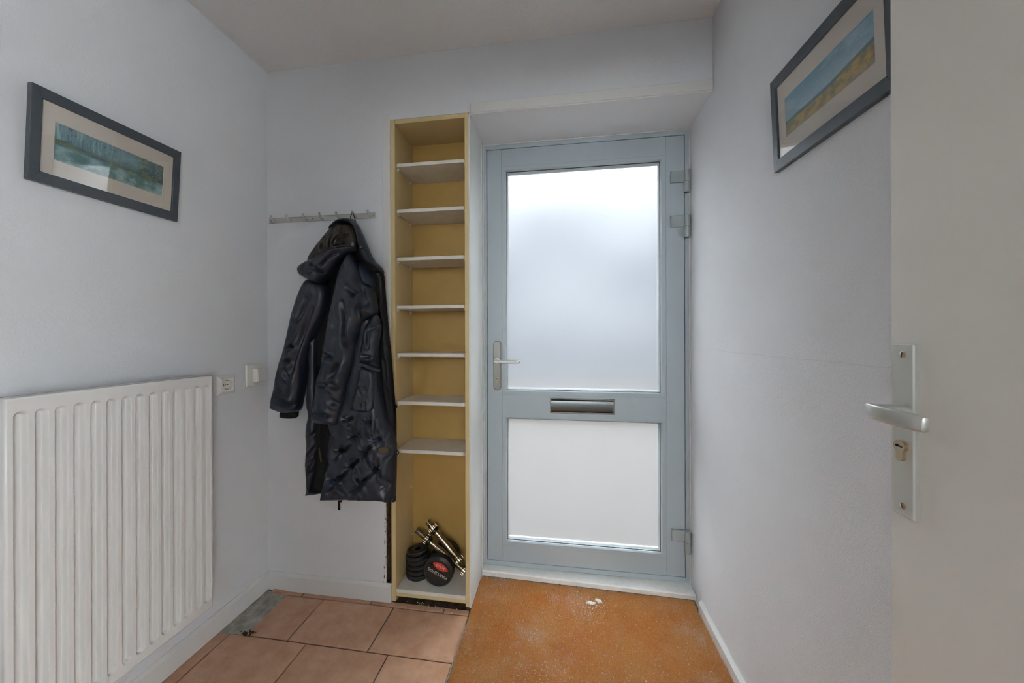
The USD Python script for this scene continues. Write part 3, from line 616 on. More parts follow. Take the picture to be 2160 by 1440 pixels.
# ================================================================== coat
ct = thing('coat', 'long dark navy quilted winter coat hanging by its hood loop from the rack', 'coat', (-.90, YB, 1.73))
def chaikin(P, n=2):
    P = np.array(P, float)
    for _ in range(n):
        Q = np.roll(P, -1, 0); P = np.stack([.8*P+.2*Q, .2*P+.8*Q], 1).reshape(-1, 2)
    return P
def seg_dist(q, line):
    best = np.full(len(q), 9.); t_along = np.zeros(len(q))
    L = np.array(line, float); n = len(L)-1
    for i in range(n):
        a, b = L[i], L[i+1]; ab = b-a; t = np.clip(((q-a)@ab)/max(ab@ab, 1e-12), 0, 1); d = np.linalg.norm(q-(a+t[:, None]*ab), axis=1)
        m = d < best; best = np.where(m, d, best); t_along = np.where(m, (i+t)/n, t_along)
    return best, t_along
def cushion(outline, y0, tf, tb, R, step=.005, folds=(), fold_depth=.010, fold_w=.006, tufts=(), noise=((60, 18, .004),), seed=0, front=None):
    """a padded cloth piece: the outline (x, z in mm) at depth y0, swelling tf towards the room and tb towards the wall, with folds pressed in"""
    P = chaikin(np.array(outline)/1000.); poly = Polygon(P).buffer(0)
    if poly.geom_type != 'Polygon': poly = max(poly.geoms, key=lambda g: g.area)
    ring_ = poly.exterior; n = int(ring_.length/step); B = np.array([ring_.interpolate(i/n, normalized=True).coords[0] for i in range(n)])
    x0, z0, x1, z1 = poly.bounds
    gx, gz = np.meshgrid(np.arange(x0, x1, step), np.arange(z0, z1, step)); gx = gx+(np.arange(gx.shape[0]) % 2)[:, None]*step/2
    G = np.c_[gx.ravel(), gz.ravel()]; inside = shapely.contains_xy(poly, G[:, 0], G[:, 1]); G = G[inside]
    D, _ = cKDTree(np.array([ring_.interpolate(i/(4*n), normalized=True).coords[0] for i in range(4*n)])).query(G); G, D = G[D > step*.55], D[D > step*.55]
    Q = np.vstack([B, G]); d = np.r_[np.zeros(n), D]
    tri = Delaunay(Q).simplices; c = Q[tri].mean(1); tri = tri[shapely.contains_xy(poly, c[:, 0], c[:, 1])]
    A = Q[tri]; cr_ = (A[:, 1, 0]-A[:, 0, 0])*(A[:, 2, 1]-A[:, 0, 1])-(A[:, 1, 1]-A[:, 0, 1])*(A[:, 2, 0]-A[:, 0, 0]); tri[cr_ < 0] = tri[cr_ < 0][:, ::-1]
    t = np.clip(d/R, 0, 1); pr = np.sqrt(np.maximum(0, 1-(1-t)**2)); mask = np.clip(d/(R*.6), 0, 1)
    h = tf*pr
    for (sx, sz, a) in noise: h = h+mask*a*(meshkit.fbm(np.c_[Q[:, 0]*sx, Q[:, 1]*sz, np.full(len(Q), seed*3.7)], 3, seed)-.5)*2
    for L in folds:
        ds, ta = seg_dist(Q, np.array(L)/1000.); taper = .35+.65*np.sin(np.pi*np.clip(ta, .04, .96))
        h = h-mask*fold_depth*taper*np.exp(-(ds/fold_w)**2)+mask*fold_depth*.45*taper*np.exp(-((ds-2.1*fold_w)/(1.2*fold_w))**2)
    if len(tufts):
        TP = np.array(tufts)/1000.; r, near = cKDTree(TP).query(Q); TD = Delaunay(TP); E = {tuple(sorted((q[i], q[j]))) for q in TD.simplices for i, j in ((0, 1), (1, 2), (0, 2))}
        quilt = ss(Q[:, 1], .93, .84); h = h+mask*quilt*(.015*np.clip(r/.048, 0, 1)**.7-.010*np.exp(-(r/.010)**2))
        for i, j in E:
            if np.linalg.norm(TP[i]-TP[j]) > .102: continue
            ds, ta = seg_dist(Q, [TP[i], TP[j]]); wob = .003*np.sin(ta*9+i); fall = .12+.88*np.abs(np.cos(np.pi*ta))**1.5
            h = h-mask*quilt*.0085*fall*np.exp(-((ds+wob)/.0055)**2)
        an = np.arctan2(Q[:, 1]-TP[near, 1], Q[:, 0]-TP[near, 0]); h = h+mask*quilt*.0030*np.cos(an*8+near*1.7)*np.exp(-((r-.016)/.011)**2)
    if front is not None: h = h+front(Q)*mask
    h = np.maximum(h, -.3*tf)
    m = len(Q); Vf = np.c_[Q[:, 0], y0-h, Q[:, 1]]; Vb = np.c_[Q[:, 0], y0+tb*pr+.0008*mask, Q[:, 1]]
    keep = np.arange(m); remap = np.where(keep < n, keep, keep+m-n)                # border points are shared by the two sides
    V = np.vstack([Vf, Vb[n:]]); Fc = np.vstack([tri, remap[tri][:, ::-1]])
    msh = trimesh.Trimesh(V, Fc, process=False); return msh
COAT = {
 'shell': (1.432,[(-1141,1462),(-1100,1470),(-1033,1529),(-951,1569),(-858,1534),(-787,1506),(-775,1478),(-770,1393),(-756,1245),(-741,1107),(-730,961),(-721,879),(-719,818),(-719,683),(-722,547),(-726,484),(-804,487),(-930,486),(-1060,480),(-1151,487),(-1155,557),(-1160,627),(-1153,698),(-1157,750),(-1151,810),(-1145,852),(-1150,889),(-1142,1038),(-1149,1181),(-1158,1335)]),
 'left_front': (1.42,[(-1120,1355),(-1086,1355),(-1092,1095),(-1092,878),(-1090,704),(-1095,607),(-1117,529),(-1129,498),(-1098,496),(-1065,492),(-1112,482),(-1156,475),(-1148,493),(-1144,504),(-1148,563),(-1153,632),(-1143,702),(-1151,754),(-1143,813),(-1134,848),(-1146,892),(-1136,1040),(-1130,1181)]),
 'right_front': (1.41,[(-920,1546),(-856,1527),(-816,1492),(-798,1391),(-792,1244),(-788,1098),(-781,1014),(-768,920),(-750,847),(-724,796),(-707,745),(-707,691),(-710,557),(-714,478),(-743,486),(-791,490),(-848,485),(-916,481),(-985,474),(-1058,470),(-1053,503),(-1034,590),(-1017,677),(-1014,801),(-1026,967),(-1009,1224),(-985,1395)]),
 'sleeve_left': (1.405,[(-1131,1466),(-1084,1461),(-1037,1442),(-1014,1395),(-1037,1310),(-1080,1224),(-1118,1149),(-1130,1095),(-1142,1046),(-1149,979),(-1166,901),(-1171,872),(-1185,859),(-1241,853),(-1272,859),(-1311,873),(-1306,897),(-1297,937),(-1274,1048),(-1230,1179),(-1202,1305),(-1169,1398)]),
 'cuff_left': (1.41,[(-1269,871),(-1190,873),(-1192,851),(-1194,830),(-1233,826),(-1274,830),(-1273,849)]),
 'sleeve_right': (1.375,[(-899,1567),(-884,1550),(-853,1501),(-833,1443),(-798,1414),(-785,1377),(-776,1336),(-778,1295),(-811,1275),(-840,1256),(-849,1213),(-870,1164),(-874,1116),(-892,1035),(-914,979),(-926,923),(-936,877),(-944,839),(-949,816),(-994,818),(-1040,820),(-1076,827),(-1075,860),(-1058,964),(-1050,1025),(-1030,1074),(-1019,1163),(-997,1278),(-979,1351),(-970,1404),(-953,1475),(-924,1528)]),
 'cuff_strap': (1.322,[(-1010,877),(-986,873),(-984,843),(-1006,841),(-1015,852)]),
 'side_panel': (1.372,[(-778,1303),(-762,1280),(-755,1243),(-768,1178),(-777,1131),(-790,1094),(-821,1084),(-848,1086),(-856,1106),(-843,1172),(-832,1244),(-803,1281)]),
 'pocket': (1.362,[(-841,1078),(-811,1069),(-781,1055),(-782,970),(-786,882),(-838,883),(-888,887),(-875,937),(-859,988),(-848,1040)]),
 'pocket_flap': (1.35,[(-840,1102),(-810,1094),(-778,1084),(-748,1070),(-741,1057),(-756,1054),(-782,1060),(-810,1072),(-830,1082)]),
 'hood_shell': (1.415,[(-974,1735),(-919,1733),(-894,1708),(-866,1652),(-841,1591),(-815,1540),(-783,1513),(-774,1488),(-814,1476),(-871,1503),(-916,1522),(-974,1485),(-1040,1450),(-1099,1447),(-1144,1470),(-1170,1490),(-1173,1514),(-1139,1544),(-1139,1565),(-1117,1595),(-1078,1641),(-1034,1689),(-1006,1713)]),
 'hood_side': (1.385,[(-962,1722),(-930,1724),(-900,1721),(-875,1697),(-847,1642),(-823,1583),(-798,1533),(-762,1504),(-749,1475),(-779,1491),(-806,1508),(-839,1528),(-859,1566),(-868,1614),(-879,1664),(-899,1694),(-930,1708),(-971,1702),(-999,1682),(-1012,1677),(-1003,1691),(-985,1705)]),
 'hood_lining': (1.392,[(-1013,1681),(-976,1709),(-935,1711),(-901,1692),(-881,1658),(-874,1610),(-886,1575),(-935,1570),(-993,1562),(-1050,1530),(-1092,1518),(-1123,1532),(-1120,1560),(-1099,1589),(-1061,1634)]),
 'hood_brim': (1.36,[(-1135,1499),(-1125,1519),(-1095,1533),(-1038,1554),(-992,1572),(-961,1587),(-929,1595),(-883,1595),(-865,1585),(-874,1571),(-903,1559),(-927,1548),(-945,1522),(-965,1496),(-997,1459),(-1031,1435),(-1061,1440),(-1100,1458),(-1129,1475)]),
 'hem': (1.398,[(-1048,509),(-977,509),(-908,509),(-840,511),(-785,510),(-740,509),(-705,509),(-706,497),(-708,483),(-737,491),(-785,495),(-840,490),(-908,486),(-977,479),(-1049,475)]),
}
CREASES = {
 'right_front': [[(-860,774),(-839,732)],[(-889,736),(-907,720),(-939,704)],[(-850,675),(-871,661),(-889,640)],[(-882,654),(-853,602)],[(-814,710),(-797,651)],[(-762,686),(-751,611),(-731,586)],[(-797,612),(-829,581),(-843,563)],[(-868,605),(-843,576)],[(-907,616),(-947,591),(-965,570)],[(-1001,588),(-965,570)],[(-843,560),(-882,531)],[(-843,560),(-825,531)],[(-961,563),(-994,524)],[(-961,563),(-914,526)],[(-817,828),(-810,795),(-793,776)],[(-832,801),(-853,771)],[(-775,846),(-768,787)],[(-796,737),(-818,709)],[(-733,831),(-727,789),(-737,765)],[(-906,842),(-924,851)],[(-906,842),(-881,856)],[(-906,832),(-888,816)],[(-804,1038),(-795,915)]],
 'shell': [[(-771,1431),(-763,1306),(-754,1182)],[(-747,1223),(-737,1078),(-728,954)],[(-768,1098),(-755,974),(-733,871)],[(-778,1348),(-752,1244)],[(-759,1161),(-732,1057)],[(-746,1016),(-719,912)]],
 'sleeve_right': [[(-877,1409),(-847,1381),(-817,1402)],[(-845,1455),(-813,1384),(-798,1333)],[(-897,1236),(-893,1181),(-859,1126)],[(-821,1255),(-851,1220),(-853,1165)],[(-787,1360),(-838,1314),(-834,1282)],[(-906,1346),(-893,1267),(-900,1220)],[(-894,1070),(-877,1039)],[(-1028,1001),(-980,990)],[(-958,1002),(-928,975)],[(-958,931),(-933,908)],[(-1045,873),(-1002,872),(-971,857)],[(-1001,1129),(-958,1109)],[(-932,1078),(-958,1038)]],
 'sleeve_left': [[(-1077,1327),(-1122,1221),(-1154,1126),(-1186,1023)],[(-1103,1368),(-1144,1270)],[(-1176,1287),(-1145,1258)],[(-1190,1147),(-1158,1163)],[(-1214,1085),(-1177,1097)],[(-1205,1056),(-1200,1010)],[(-1242,1022),(-1205,989)],[(-1270,926),(-1214,907),(-1146,888)]],
 'left_front': [[(-1119,747),(-1082,783)],[(-1123,672),(-1078,722)],[(-1123,624),(-1078,667)],[(-1120,577),(-1093,612)],[(-1075,715),(-1082,647),(-1109,526)]],
 'hood_side': [[(-856,1628),(-838,1627)],[(-844,1585),(-823,1592)],[(-880,1680),(-856,1659)],[(-926,1707),(-908,1695)]],
 'hood_lining': [[(-971,1677),(-1000,1624),(-1006,1593)],[(-950,1679),(-943,1653),(-975,1626),(-994,1589)],[(-909,1649),(-944,1636),(-975,1609)],[(-931,1618),(-972,1606)],[(-1034,1628),(-1047,1580)]],
 'hood_brim': [[(-912,1564),(-952,1552),(-1001,1508),(-1057,1482)],[(-1057,1519),(-1032,1501)],[(-940,1582),(-986,1556),(-1044,1530)],[(-1032,1492),(-986,1480)],[(-1020,1492),(-992,1472)]],
 'side_panel': [[(-790,1235),(-753,1254)],[(-803,1220),(-803,1157)],[(-765,1220),(-753,1200)],[(-828,1122),(-794,1114)]],
 'pocket': [[(-843,971),(-831,952)],[(-831,987),(-810,979)],[(-818,898),(-814,921)],[(-839,979),(-856,994)]],
 'hem': [[(-990,522),(-978,496)],[(-918,522),(-904,500)],[(-889,524),(-895,501)],[(-822,526),(-811,508)],[(-785,526),(-774,511)]],
}
TUFTS = [(-810,836),(-760,768),(-711,701),(-877,771),(-826,703),(-776,636),(-726,570),(-996,775),(-944,706),(-893,638),(-842,571),(-1013,641),(-960,573)]
N_, ND = M['nylon'], M['nylon_dark']
QUILT = TUFTS
def O(k): return COAT[k][1]
def cp(k): return COAT[k][0]
shell = obj('coat_back', cushion(O('shell'), 1.430, .022, .016, .03, .005, CREASES['shell'], .008, .005, seed=1, noise=((40, 20, .006),)), ND, ct, smooth=True, label='black inner side of the coat')
obj('left_front', cushion(O('left_front'), cp('left_front'), .030, .008, .022, .004, CREASES['left_front'], .010, .005, seed=2, noise=((40, 25, .006),)), N_, ct, smooth=True)
def drop(Q):
    """the right edge of the front panel turns away from the room"""
    return -.020*ss(Q[:, 0], -.785, -.715)*ss(Q[:, 1], .70, .90)+.010*np.exp(-((Q[:, 0]+.82)/.05)**2)
rf = obj('right_front', cushion(O('right_front'), cp('right_front'), .046, .010, .035, .0035, CREASES['right_front'], .013, .0060, QUILT, seed=3, noise=((30, 16, .007),), front=drop), N_, ct, smooth=True, label='quilted front panel of the coat')
sl = obj('sleeve', cushion(O('sleeve_left'), cp('sleeve_left'), .045, .035, .034, .004, CREASES['sleeve_left'], .014, .0085, seed=4, noise=((26, 14, .009),)), N_, ct, smooth=True, label='dark sleeve hanging at the left')
obj('cuff', cushion(O('cuff_left'), cp('cuff_left'), .024, .024, .02, .003, seed=5, noise=((200, 5, .0015),)), M['rib'], sl, smooth=True)
sr = obj('sleeve', cushion(O('sleeve_right'), cp('sleeve_right'), .055, .030, .045, .0035, CREASES['sleeve_right'], .017, .0095, seed=6, noise=((24, 12, .010), (70, 40, .002))), N_, ct, smooth=True, label='blue-lit sleeve hanging in front')
obj('cuff_strap', cushion(O('cuff_strap'), 1.338, .010, .002, .008, .002, seed=7, noise=((90, 90, .001),)), N_, sr, smooth=True)
obj('side_panel', cushion(O('side_panel'), cp('side_panel'), .030, .01, .022, .003, CREASES['side_panel'], .010, .006, seed=8, noise=((40, 24, .006),)), N_, ct, smooth=True)
pk = obj('pocket', cushion(O('pocket'), 1.356, .018, .004, .014, .003, CREASES['pocket'], .007, .005, seed=9, noise=((50, 30, .005),)), N_, ct, smooth=True)
obj('piping', tube(np.array([(-.838, 1.344, 1.077), (-.843, 1.341, 1.058), (-.851, 1.340, 1.020), (-.862, 1.340, .975), (-.874, 1.340, .930), (-.884, 1.341, .891), (-.860, 1.340, .887), (-.830, 1.339, .8855), (-.800, 1.340, .884), (-.781, 1.342, .884)]), .0016, 6), N_, pk, smooth=True)
obj('pocket_flap', cushion(O('pocket_flap'), 1.338, .018, .006, .010, .0025, seed=10, noise=((60, 60, .004),)), N_, pk, smooth=True)
hd = obj('hood', cushion(O('hood_shell'), cp('hood_shell'), .018, .030, .03, .005, seed=11), ND, ct, smooth=True)
obj('hood_lining', cushion(O('hood_lining'), cp('hood_lining'), .020, .004, .03, .0035, CREASES['hood_lining'], .011, .006, seed=12, noise=((40, 22, .009),)), M['olive'], hd, smooth=True, label='olive brown hood lining')
obj('hood_side', cushion(O('hood_side'), cp('hood_side'), .030, .020, .02, .0035, CREASES['hood_side'], .008, .005, seed=13, noise=((50, 30, .005),)), N_, hd, smooth=True)
obj('hood_brim', cushion(O('hood_brim'), cp('hood_brim'), .042, .030, .03, .0035, CREASES['hood_brim'], .012, .006, seed=14, noise=((45, 40, .007),)), N_, hd, smooth=True)
obj('hanging_loop', tube([(-.9335, 1.424, 1.722), (-.9345, 1.424, 1.745), (-.9315, 1.4290, 1.7625), (-.925, 1.4285, 1.7640), (-.917, 1.425, 1.745), (-.909, 1.422, 1.722)], .0017, 6), ND, hd, smooth=True)
# hem: stitched band along the lower edge of the quilted panel
obj('hem', cushion(O('hem'), cp('hem'), .024, .012, .016, .003, CREASES['hem'], .006, .004, seed=15, noise=((60, 40, .003),)), N_, rf, smooth=True)
pm = cushion([(-760, 738), (-738, 739), (-722, 736), (-719, 722), (-722, 710), (-740, 708), (-759, 711), (-761, 724)], 0, .003, .003, .006, .003, noise=())
pm.vertices[:, 1] += np.interp(pm.vertices[:, 0], (-.761, -.75, -.74, -.73, -.719), (1.3455, 1.3475, 1.3505, 1.3575, 1.3675))-.0015
obj('size_patch', pm, M['patch'], rf, smooth=True, label='small olive patch')
for p, q in (((-.7035, 1.383, .902), .0085), ((-.6955, 1.383, .7045), .0085)):
    a = np.linspace(-.5*math.pi-.5, .5*math.pi+.5, 14)
    obj('toggle_loop', tube([(p[0]+q*math.cos(t)*1.1, p[1], p[2]+q*math.sin(t)) for t in a], .0017, 6), ND, ct, smooth=True)
zp = obj('zipper', tube([(-1.064, 1.394, .95), (-1.065, 1.392, .80), (-1.066, 1.390, .715)], .0025, 6), ND, ct, smooth=True)
obj('zipper_pull', hull([(-1.069, 1.386, .707), (-1.063, 1.386, .708), (-1.049, 1.384, .646), (-1.056, 1.384, .645), (-1.069, 1.389, .707), (-1.063, 1.389, .708), (-1.049, 1.387, .646), (-1.056, 1.387, .645)]), M['brass'], zp, smooth=False, label='small metal zipper pull')
obj('strap', cat(box(-.993, -.981, 1.412, 1.4145, .420, .505, .0008), box(-.984, -.975, 1.4145, 1.417, .456, .505, .0008)), M['rib'], ct, smooth=False, label='dark strap end hanging below the hem')

# ================================================================== shelf unit
su = thing('shelf_unit', 'tall narrow cream built-in shelf unit between coat and front door', 'shelf unit', (-.575, YB, .02))
IX0, IX1, SB = -.738, -.4125, 1.644
FY = YB-.0015
obj('side_panel', box(-.759, IX0, FY, SB+.008, .0015, 2.187, .001), M['cream'], su, smooth=False)
obj('side_panel', box(IX1, -.3945, FY, SB+.008, .012, 2.187, .001), M['cream'], su, smooth=False)
obj('outer_panel', box(-.3943, -.3865, YB-.004, YD+.004, .012, ZS-.0002, .001), M['side_white'], su, smooth=False, label='white painted outer panel facing the door')
obj('top_panel', box(IX0+.0005, IX1-.0005, FY+.001, SB, 2.1665, 2.1868, .001), M['cream'], su, smooth=False)
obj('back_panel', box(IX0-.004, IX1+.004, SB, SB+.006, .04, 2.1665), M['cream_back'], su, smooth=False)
obj('kickboard', box(IX0+.0005, IX1-.0005, FY+.001, FY+.018, .026, .041, .001), M['cream'], su, smooth=False)
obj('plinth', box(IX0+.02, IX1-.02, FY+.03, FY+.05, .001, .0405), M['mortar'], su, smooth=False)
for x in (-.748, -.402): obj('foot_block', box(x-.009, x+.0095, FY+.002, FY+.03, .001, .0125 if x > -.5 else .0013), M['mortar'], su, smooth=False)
def board(z0, z1, x0=IX0+.0018, x1=IX1-.0045, y0=YB+.008, y1=SB-.001, rr=.010):
    P = Polygon([(x0, y1), (x0, y0+rr*.5), (x0+rr*.5, y0), (x1-rr, y0), (x1-rr*.3, y0+rr*.3), (x1, y0+rr), (x1, y1)])
    m = hull_layers(P, P.buffer(-.0012), z1-z0, .0012, None); m.apply_translation([0, 0, z0]); return m
for z in (1.9905, 1.7815, 1.5635, 1.3435, 1.1275, .9085, .6895):
    s = obj('shelf', board(z-.0155, z), M['shelf'], su, smooth=False)
    for y in (1.482, 1.612):
        obj('shelf_pin', cat(rod((IX0-.0005, y, z-.0195), (IX0+.009, y, z-.0195), .0036, 12, .001), box(IX0+.0003, IX0+.0025, y-.006, y+.006, z-.030, z-.016, .0008)), M['plastic'], s, smooth=35)
        obj('shelf_pin', rod((IX1+.0005, y, z-.0195), (IX1-.009, y, z-.0195), .0036, 12, .001), M['plastic'], s, smooth=35)
obj('bottom_board', board(.0415, .0585, x0=IX0+.0005, x1=IX1-.0008, y0=YB+.0005, rr=.004), M['shelf'], su, smooth=False)
obj('shelf_pin', rod((IX0-.0005, 1.612, .45), (IX0+.008, 1.612, .45), .0036, 12, .001), M['plastic'], su, smooth=35)
obj('shelf_pin', rod((IX0-.0005, 1.622, .212), (IX0+.008, 1.622, .212), .004, 12, .001), M['plastic'], su, smooth=35)

# ================================================================== weights in the bottom of the shelf unit
BZ = .0588
def plate_profile(r, h):
    return [(.0135, .002), (.022, .001), (.024, .004), (r*.72, .004), (r*.78, 0), (r-.004, 0), (r, .004), (r, h-.004), (r-.004, h), (r*.78, h), (r*.72, h-.004), (.024, h-.004), (.022, h-.001), (.0135, h-.002), (.0135, .002)]
heights = [.0195, .0195, .019, .0185, .018, .017]
radii = [.0585, .0585, .0580, .0575, .0575, .0500]
z = BZ; tl = np.array([0, 0, 1.0]); pl_names = ['bottom plate', 'second plate from the bottom', 'third plate from the bottom', 'third plate from the top', 'second plate from the top', 'slightly smaller top plate']
pos = np.array([-.6755, 1.5660, BZ])
tilts = [(0, 0), (-.035, .02), (-.07, .04), (-.085, .05), (-.10, .06), (-.10, .06)]
for k, (h, r) in enumerate(zip(heights, radii)):
    ax = np.array([tilts[k][0], tilts[k][1], 1.0]); ax /= np.linalg.norm(ax)
    prev = np.array([tilts[max(k-1, 0)][0], tilts[max(k-1, 0)][1], 1.0]); 
    lift = 0.0 if k == 0 else r*np.linalg.norm(np.array(tilts[k])-np.array(tilts[k-1]))
    base = pos+np.array([0, 0, lift])
    t = thing('weight_plate', f'black weight plate in the shelf stack, {pl_names[k]}', 'weight plate', base, group='stacked weight plates')
    obj('disc', lathe(plate_profile(r, h), base, ax, 56), M['black_rubber'], t, smooth=35)
    obj('bore_ring', lathe([(.0125, h*.2), (.0133, h*.2), (.0133, h*.8), (.0125, h*.8), (.0125, h*.2)], base, ax, 24), M['nickel'], t, smooth=35)
    pos = base+ax*(h+.0003)
STACK_TOP = pos.copy()

# short round-headed dumbbell, end face to the room
DC = np.array([-.5520, 1.4870, BZ+.0695]); DA = np.array([-.03, 1.0, .0])
DA = DA/np.linalg.norm(DA)
db = thing('dumbbell', 'black round dumbbell with a red weight mark, upside down in front of the plates', 'dumbbell', (DC[0], DC[1], BZ))
def head(c, a): return lathe([(0, .0025), (.0500, .0025), (.0520, 0), (.0580, 0), (.0690, .009), (.0693, .036), (.060, .045), (.020, .045), (0, .045)], c, a, 64)
obj('head', head(DC, DA), M['black_rubber'], db, smooth=35)
obj('head', head(DC+DA*.1530, -DA), M['black_rubber'], db, smooth=35)
obj('handle', rod(DC+DA*.045, DC+DA*.108, .0150, 24), M['chrome'], db, smooth=35)
# printed face: rotated, so that the lettering stands upside down
th = math.radians(154)
zx = -DA; ux = np.array([math.cos(th), 0, math.sin(th)]); ux -= zx*(ux@zx); ux /= np.linalg.norm(ux); uy = np.cross(zx, ux)
Mf = np.eye(4); Mf[:3, 0], Mf[:3, 1], Mf[:3, 2], Mf[:3, 3] = ux, uy, zx, DC+DA*.0025
def lettering(txt, h, cx, cy, squash=1.0, dz=.0002, bold=True):
    m = meshkit.text_mesh(txt, h, .0003, bold); b = m.bounds; m.apply_translation([-(b[0][0]+b[1][0])/2, -(b[0][1]+b[1][1])/2, dz])
    m.vertices[:, 0] *= squash; m.apply_translation([cx, cy, 0]); m.apply_transform(Mf); return m
lens = shapely.Point(0, .042).buffer(.058, quad_segs=24).intersection(shapely.Point(0, -.042).buffer(.058, quad_segs=24))
lm = extrude(lens, .0003); lm.apply_translation([0, -.0345+.006, .0001]); lm.apply_transform(Mf)
obj('red_mark', lm, M['red'], db, smooth=False, label='red lens-shaped weight mark')
obj('lettering', lettering('10KG', .0105, 0, -.0285, 1.15, .0005), M['print_white'], db, smooth=False, label='white figures 10KG')
obj('lettering', lettering('HASTINGS', .0125, 0.0, .006, 1.10), M['print_white'], db, smooth=False, label='white lettering')

# two threaded dumbbell bars with star collars
def star_collar(c, a, r=.0205, h=.014, n=6):
    pr = [(.0125, 0), (r*.8, 0), (r*.8, h), (.0125, h), (.0125, 0)]
    P = shapely.union_all([shapely.Point(0, 0).buffer(r*.84)]+[shapely.Point(math.cos(2*math.pi*k/n)*r, math.sin(2*math.pi*k/n)*r).buffer(r*.30) for k in range(n)]).difference(shapely.Point(0, 0).buffer(.0126))
    return extrude(P, h, ax_mat(c, a))
def thread(c, a, L, r=.0128, pitch=.0042):
    n = int(L/pitch); pr = [(0, 0)]
    for k in range(n): pr += [(r*.86, k*pitch+.0003), (r, k*pitch+pitch*.35), (r, k*pitch+pitch*.6), (r*.86, (k+1)*pitch)]
    pr += [(0, n*pitch+.0002)]; return lathe(pr, c, a, 22)
def bar(label, A, B, top, lower):
    A, B = np.array(A, float), np.array(B, float); a = (B-A)/np.linalg.norm(B-A); L = np.linalg.norm(B-A)
    at = lambda s: A+a*s
    t = thing('dumbbell_bar', label, 'dumbbell bar', (A+B)/2)
    obj('thread', thread(at(0), a, top), M['chrome'], t, smooth=25)
    st = obj('star_collar', star_collar(at(top), a), M['chrome'], t, smooth=25)
    obj('rubber_ring', lathe([(.0130, 0), (.0200, 0), (.0225, .003), (.0225, .010), (.0200, .013), (.0130, .013), (.0130, 0)], at(top+0.0165), a, 24), M['black_plastic'], st, smooth=35)
    obj('sleeve', rod(at(top+0.0295), at(top+0.0600), .0135, 24, .001), M['chrome'], t, smooth=35)
    obj('flange', lathe([(0, 0), (.0175, 0), (.0190, .002), (.0190, .005), (.0175, .007), (0, .007)], at(top+0.0600), a, 28), M['chrome'], t, smooth=35)
    obj('grip', lathe([(0, 0), (.0130, 0), (.0155, .03), (.0165, .055), (.0155, .08), (.0130, .108), (0, .108)], at(top+0.0670), a, 28), M['chrome'], t, smooth=35)
    obj('flange', lathe([(0, 0), (.0175, 0), (.0190, .002), (.0190, .005), (.0175, .007), (0, .007)], at(top+0.1750), a, 28), M['chrome'], t, smooth=35)
    obj('thread', thread(at(top+0.1820), a, L-top-.182), M['chrome'], t, smooth=25)
    for s in lower: obj('star_collar', star_collar(at(s), a), M['chrome'], t, smooth=25)
    return t
bar('chrome dumbbell bar lying across the stacked plates with its lower end at the shelf side', (-0.6975, 1.5895, 0.2533), (-0.4394, 1.5640, 0.0895), .058, (.286,))
bar('chrome dumbbell bar with the higher end, crossing behind the other', (-0.6369, 1.5750, 0.3089), (-0.4660, 1.5515, 0.1486), .034, (.221,))

# ================================================================== coir mat
mt = thing('coir_mat', 'orange-brown coir mat in front of the front door, dusted with plaster', 'doormat', (.1, 1.0, 0))
mx0, mx1, my0, my1 = -.3865, XR-.0165, .302, 1.655
def edge_y(x): return 1.654-.028*(x-mx0)/(mx1-mx0)
obj('mat_backing', hull([(mx0, my0, -.006), (mx1, my0, -.006), (mx0, edge_y(mx0), -.006), (mx1, edge_y(mx1), -.006), (mx0, my0, .005), (mx1, my0, .005), (mx0, edge_y(mx0), .005), (mx1, edge_y(mx1), .005)]), M['coir'], mt, smooth=False)
def pile(n):
    x = rng.uniform(mx0+.001, mx1-.001, n); y = my0+.45+(my1-my0-.45)*rng.uniform(0, 1, n)**.9; y = np.minimum(y, edge_y(x)-.001)
    h = rng.uniform(.0065, .0100, n)*(1-.12*meshkit.noise(np.c_[x*9, y*9, 0*x], 6)); lean = rng.normal(0, .0032, (n, 2)); w = rng.uniform(.0007, .0012, n)[:, None]; an = rng.uniform(0, np.pi, n)
    dx = np.c_[np.cos(an), np.sin(an)]*w
    a = np.c_[np.c_[x, y]-dx, np.full(n, .0045)]; b = np.c_[np.c_[x, y]+dx, np.full(n, .0045)]
    c = np.c_[np.c_[x, y]+lean+dx*.6, .0045+h]; d = np.c_[np.c_[x, y]+lean-dx*.6, .0045+h]
    V = np.stack([a, b, c, d], 1).reshape(-1, 3); i = np.arange(n)[:, None]*4
    return V, np.vstack([i+[0, 1, 2], i+[0, 2, 3]])
pv, pf = pile(230000)
obj('pile', trimesh.Trimesh(pv, pf, process=False), M['coir'], mt, smooth=False, kind='stuff')
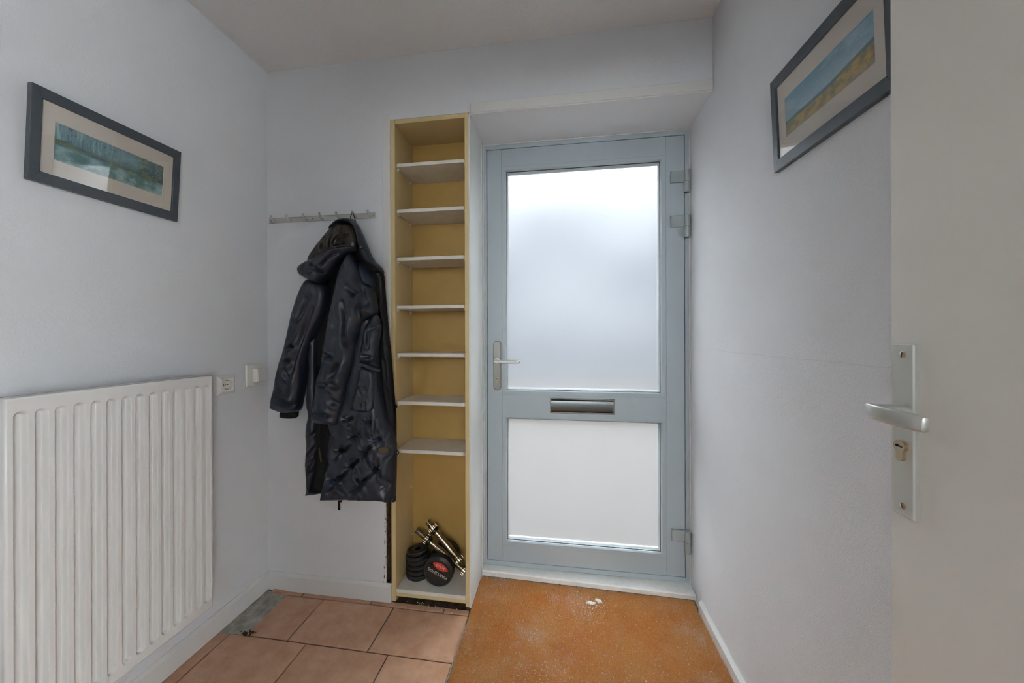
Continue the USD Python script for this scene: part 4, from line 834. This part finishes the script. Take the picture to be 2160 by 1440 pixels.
def chip(pts, h, z=.0125):
    P = np.array(pts); v = [(x, y, z) for x, y in P]+[(x, y, z+h) for x, y in P*.0+P]
    m = hull(v); m = m.subdivide().subdivide(); m.vertices[:, 2] += (meshkit.noise(m.vertices*220, 3)-.5)*.003; m.vertices[:, :2] += (meshkit.noise(m.vertices*180+5, 4)[:, None]-.5)*.003; return m
def flake(cx, cy, L, W, ang, seed):
    r = np.random.default_rng(seed); a = np.sort(r.uniform(0, 2*math.pi, 22)); q = 1-.38*r.uniform(0, 1, 22); q[::5] *= .72
    x, y = np.cos(a)*L*q, np.sin(a)*W*q; P = Polygon(np.c_[cx+x*math.cos(ang)-y*math.sin(ang), cy+x*math.sin(ang)+y*math.cos(ang)]).buffer(0)
    m = extrude(P, .0035); m = m.subdivide().subdivide(); top = m.vertices[:, 2] > .001; m.vertices[:, 2] += .0128; m.vertices[top, 2] += (meshkit.noise(m.vertices[top]*300, seed)-.4)*.0035; return m
tag(obj('plaster_chip', flake(.139, 1.5505, .024, .0125, -.15, 3), M['chip']), 'larger flat white plaster flake on the coir mat', 'plaster flake')
tag(obj('plaster_chip', flake(.171, 1.5665, .021, .0105, -.5, 8), M['chip']), 'smaller white plaster flake behind the larger one on the mat', 'plaster flake')
cb_ = []
for k in range(1500):
    if k % 3 == 0: x, y = rng.uniform(mx0+.02, mx1-.02), rng.uniform(.85, 1.62)
    else:
        cx, cy, sd = [(.16, 1.24, .10), (.30, 1.12, .09), (.06, 1.10, .10), (.26, 1.32, .09), (.12, 1.53, .05), (-.10, 1.22, .12)][k % 6]; x, y = rng.normal(cx, sd), rng.normal(cy, sd)
    x = min(max(x, mx0+.02), mx1-.02); y = min(y, edge_y(x)-.01); s_ = rng.uniform(.0005, .0013)*(2.0 if k % 41 == 0 else 1)
    m = trimesh.creation.box([s_*2, s_*2, s_*1.4]); m.vertices *= rng.uniform(.5, 1.4, m.vertices.shape); m.apply_translation([x, y, .0135]); cb_.append(m)
tag(obj('plaster_dust', cat(*cb_), M['chip'], smooth=False), 'white plaster crumbs strewn over the coir mat', 'plaster crumbs', kind='stuff')
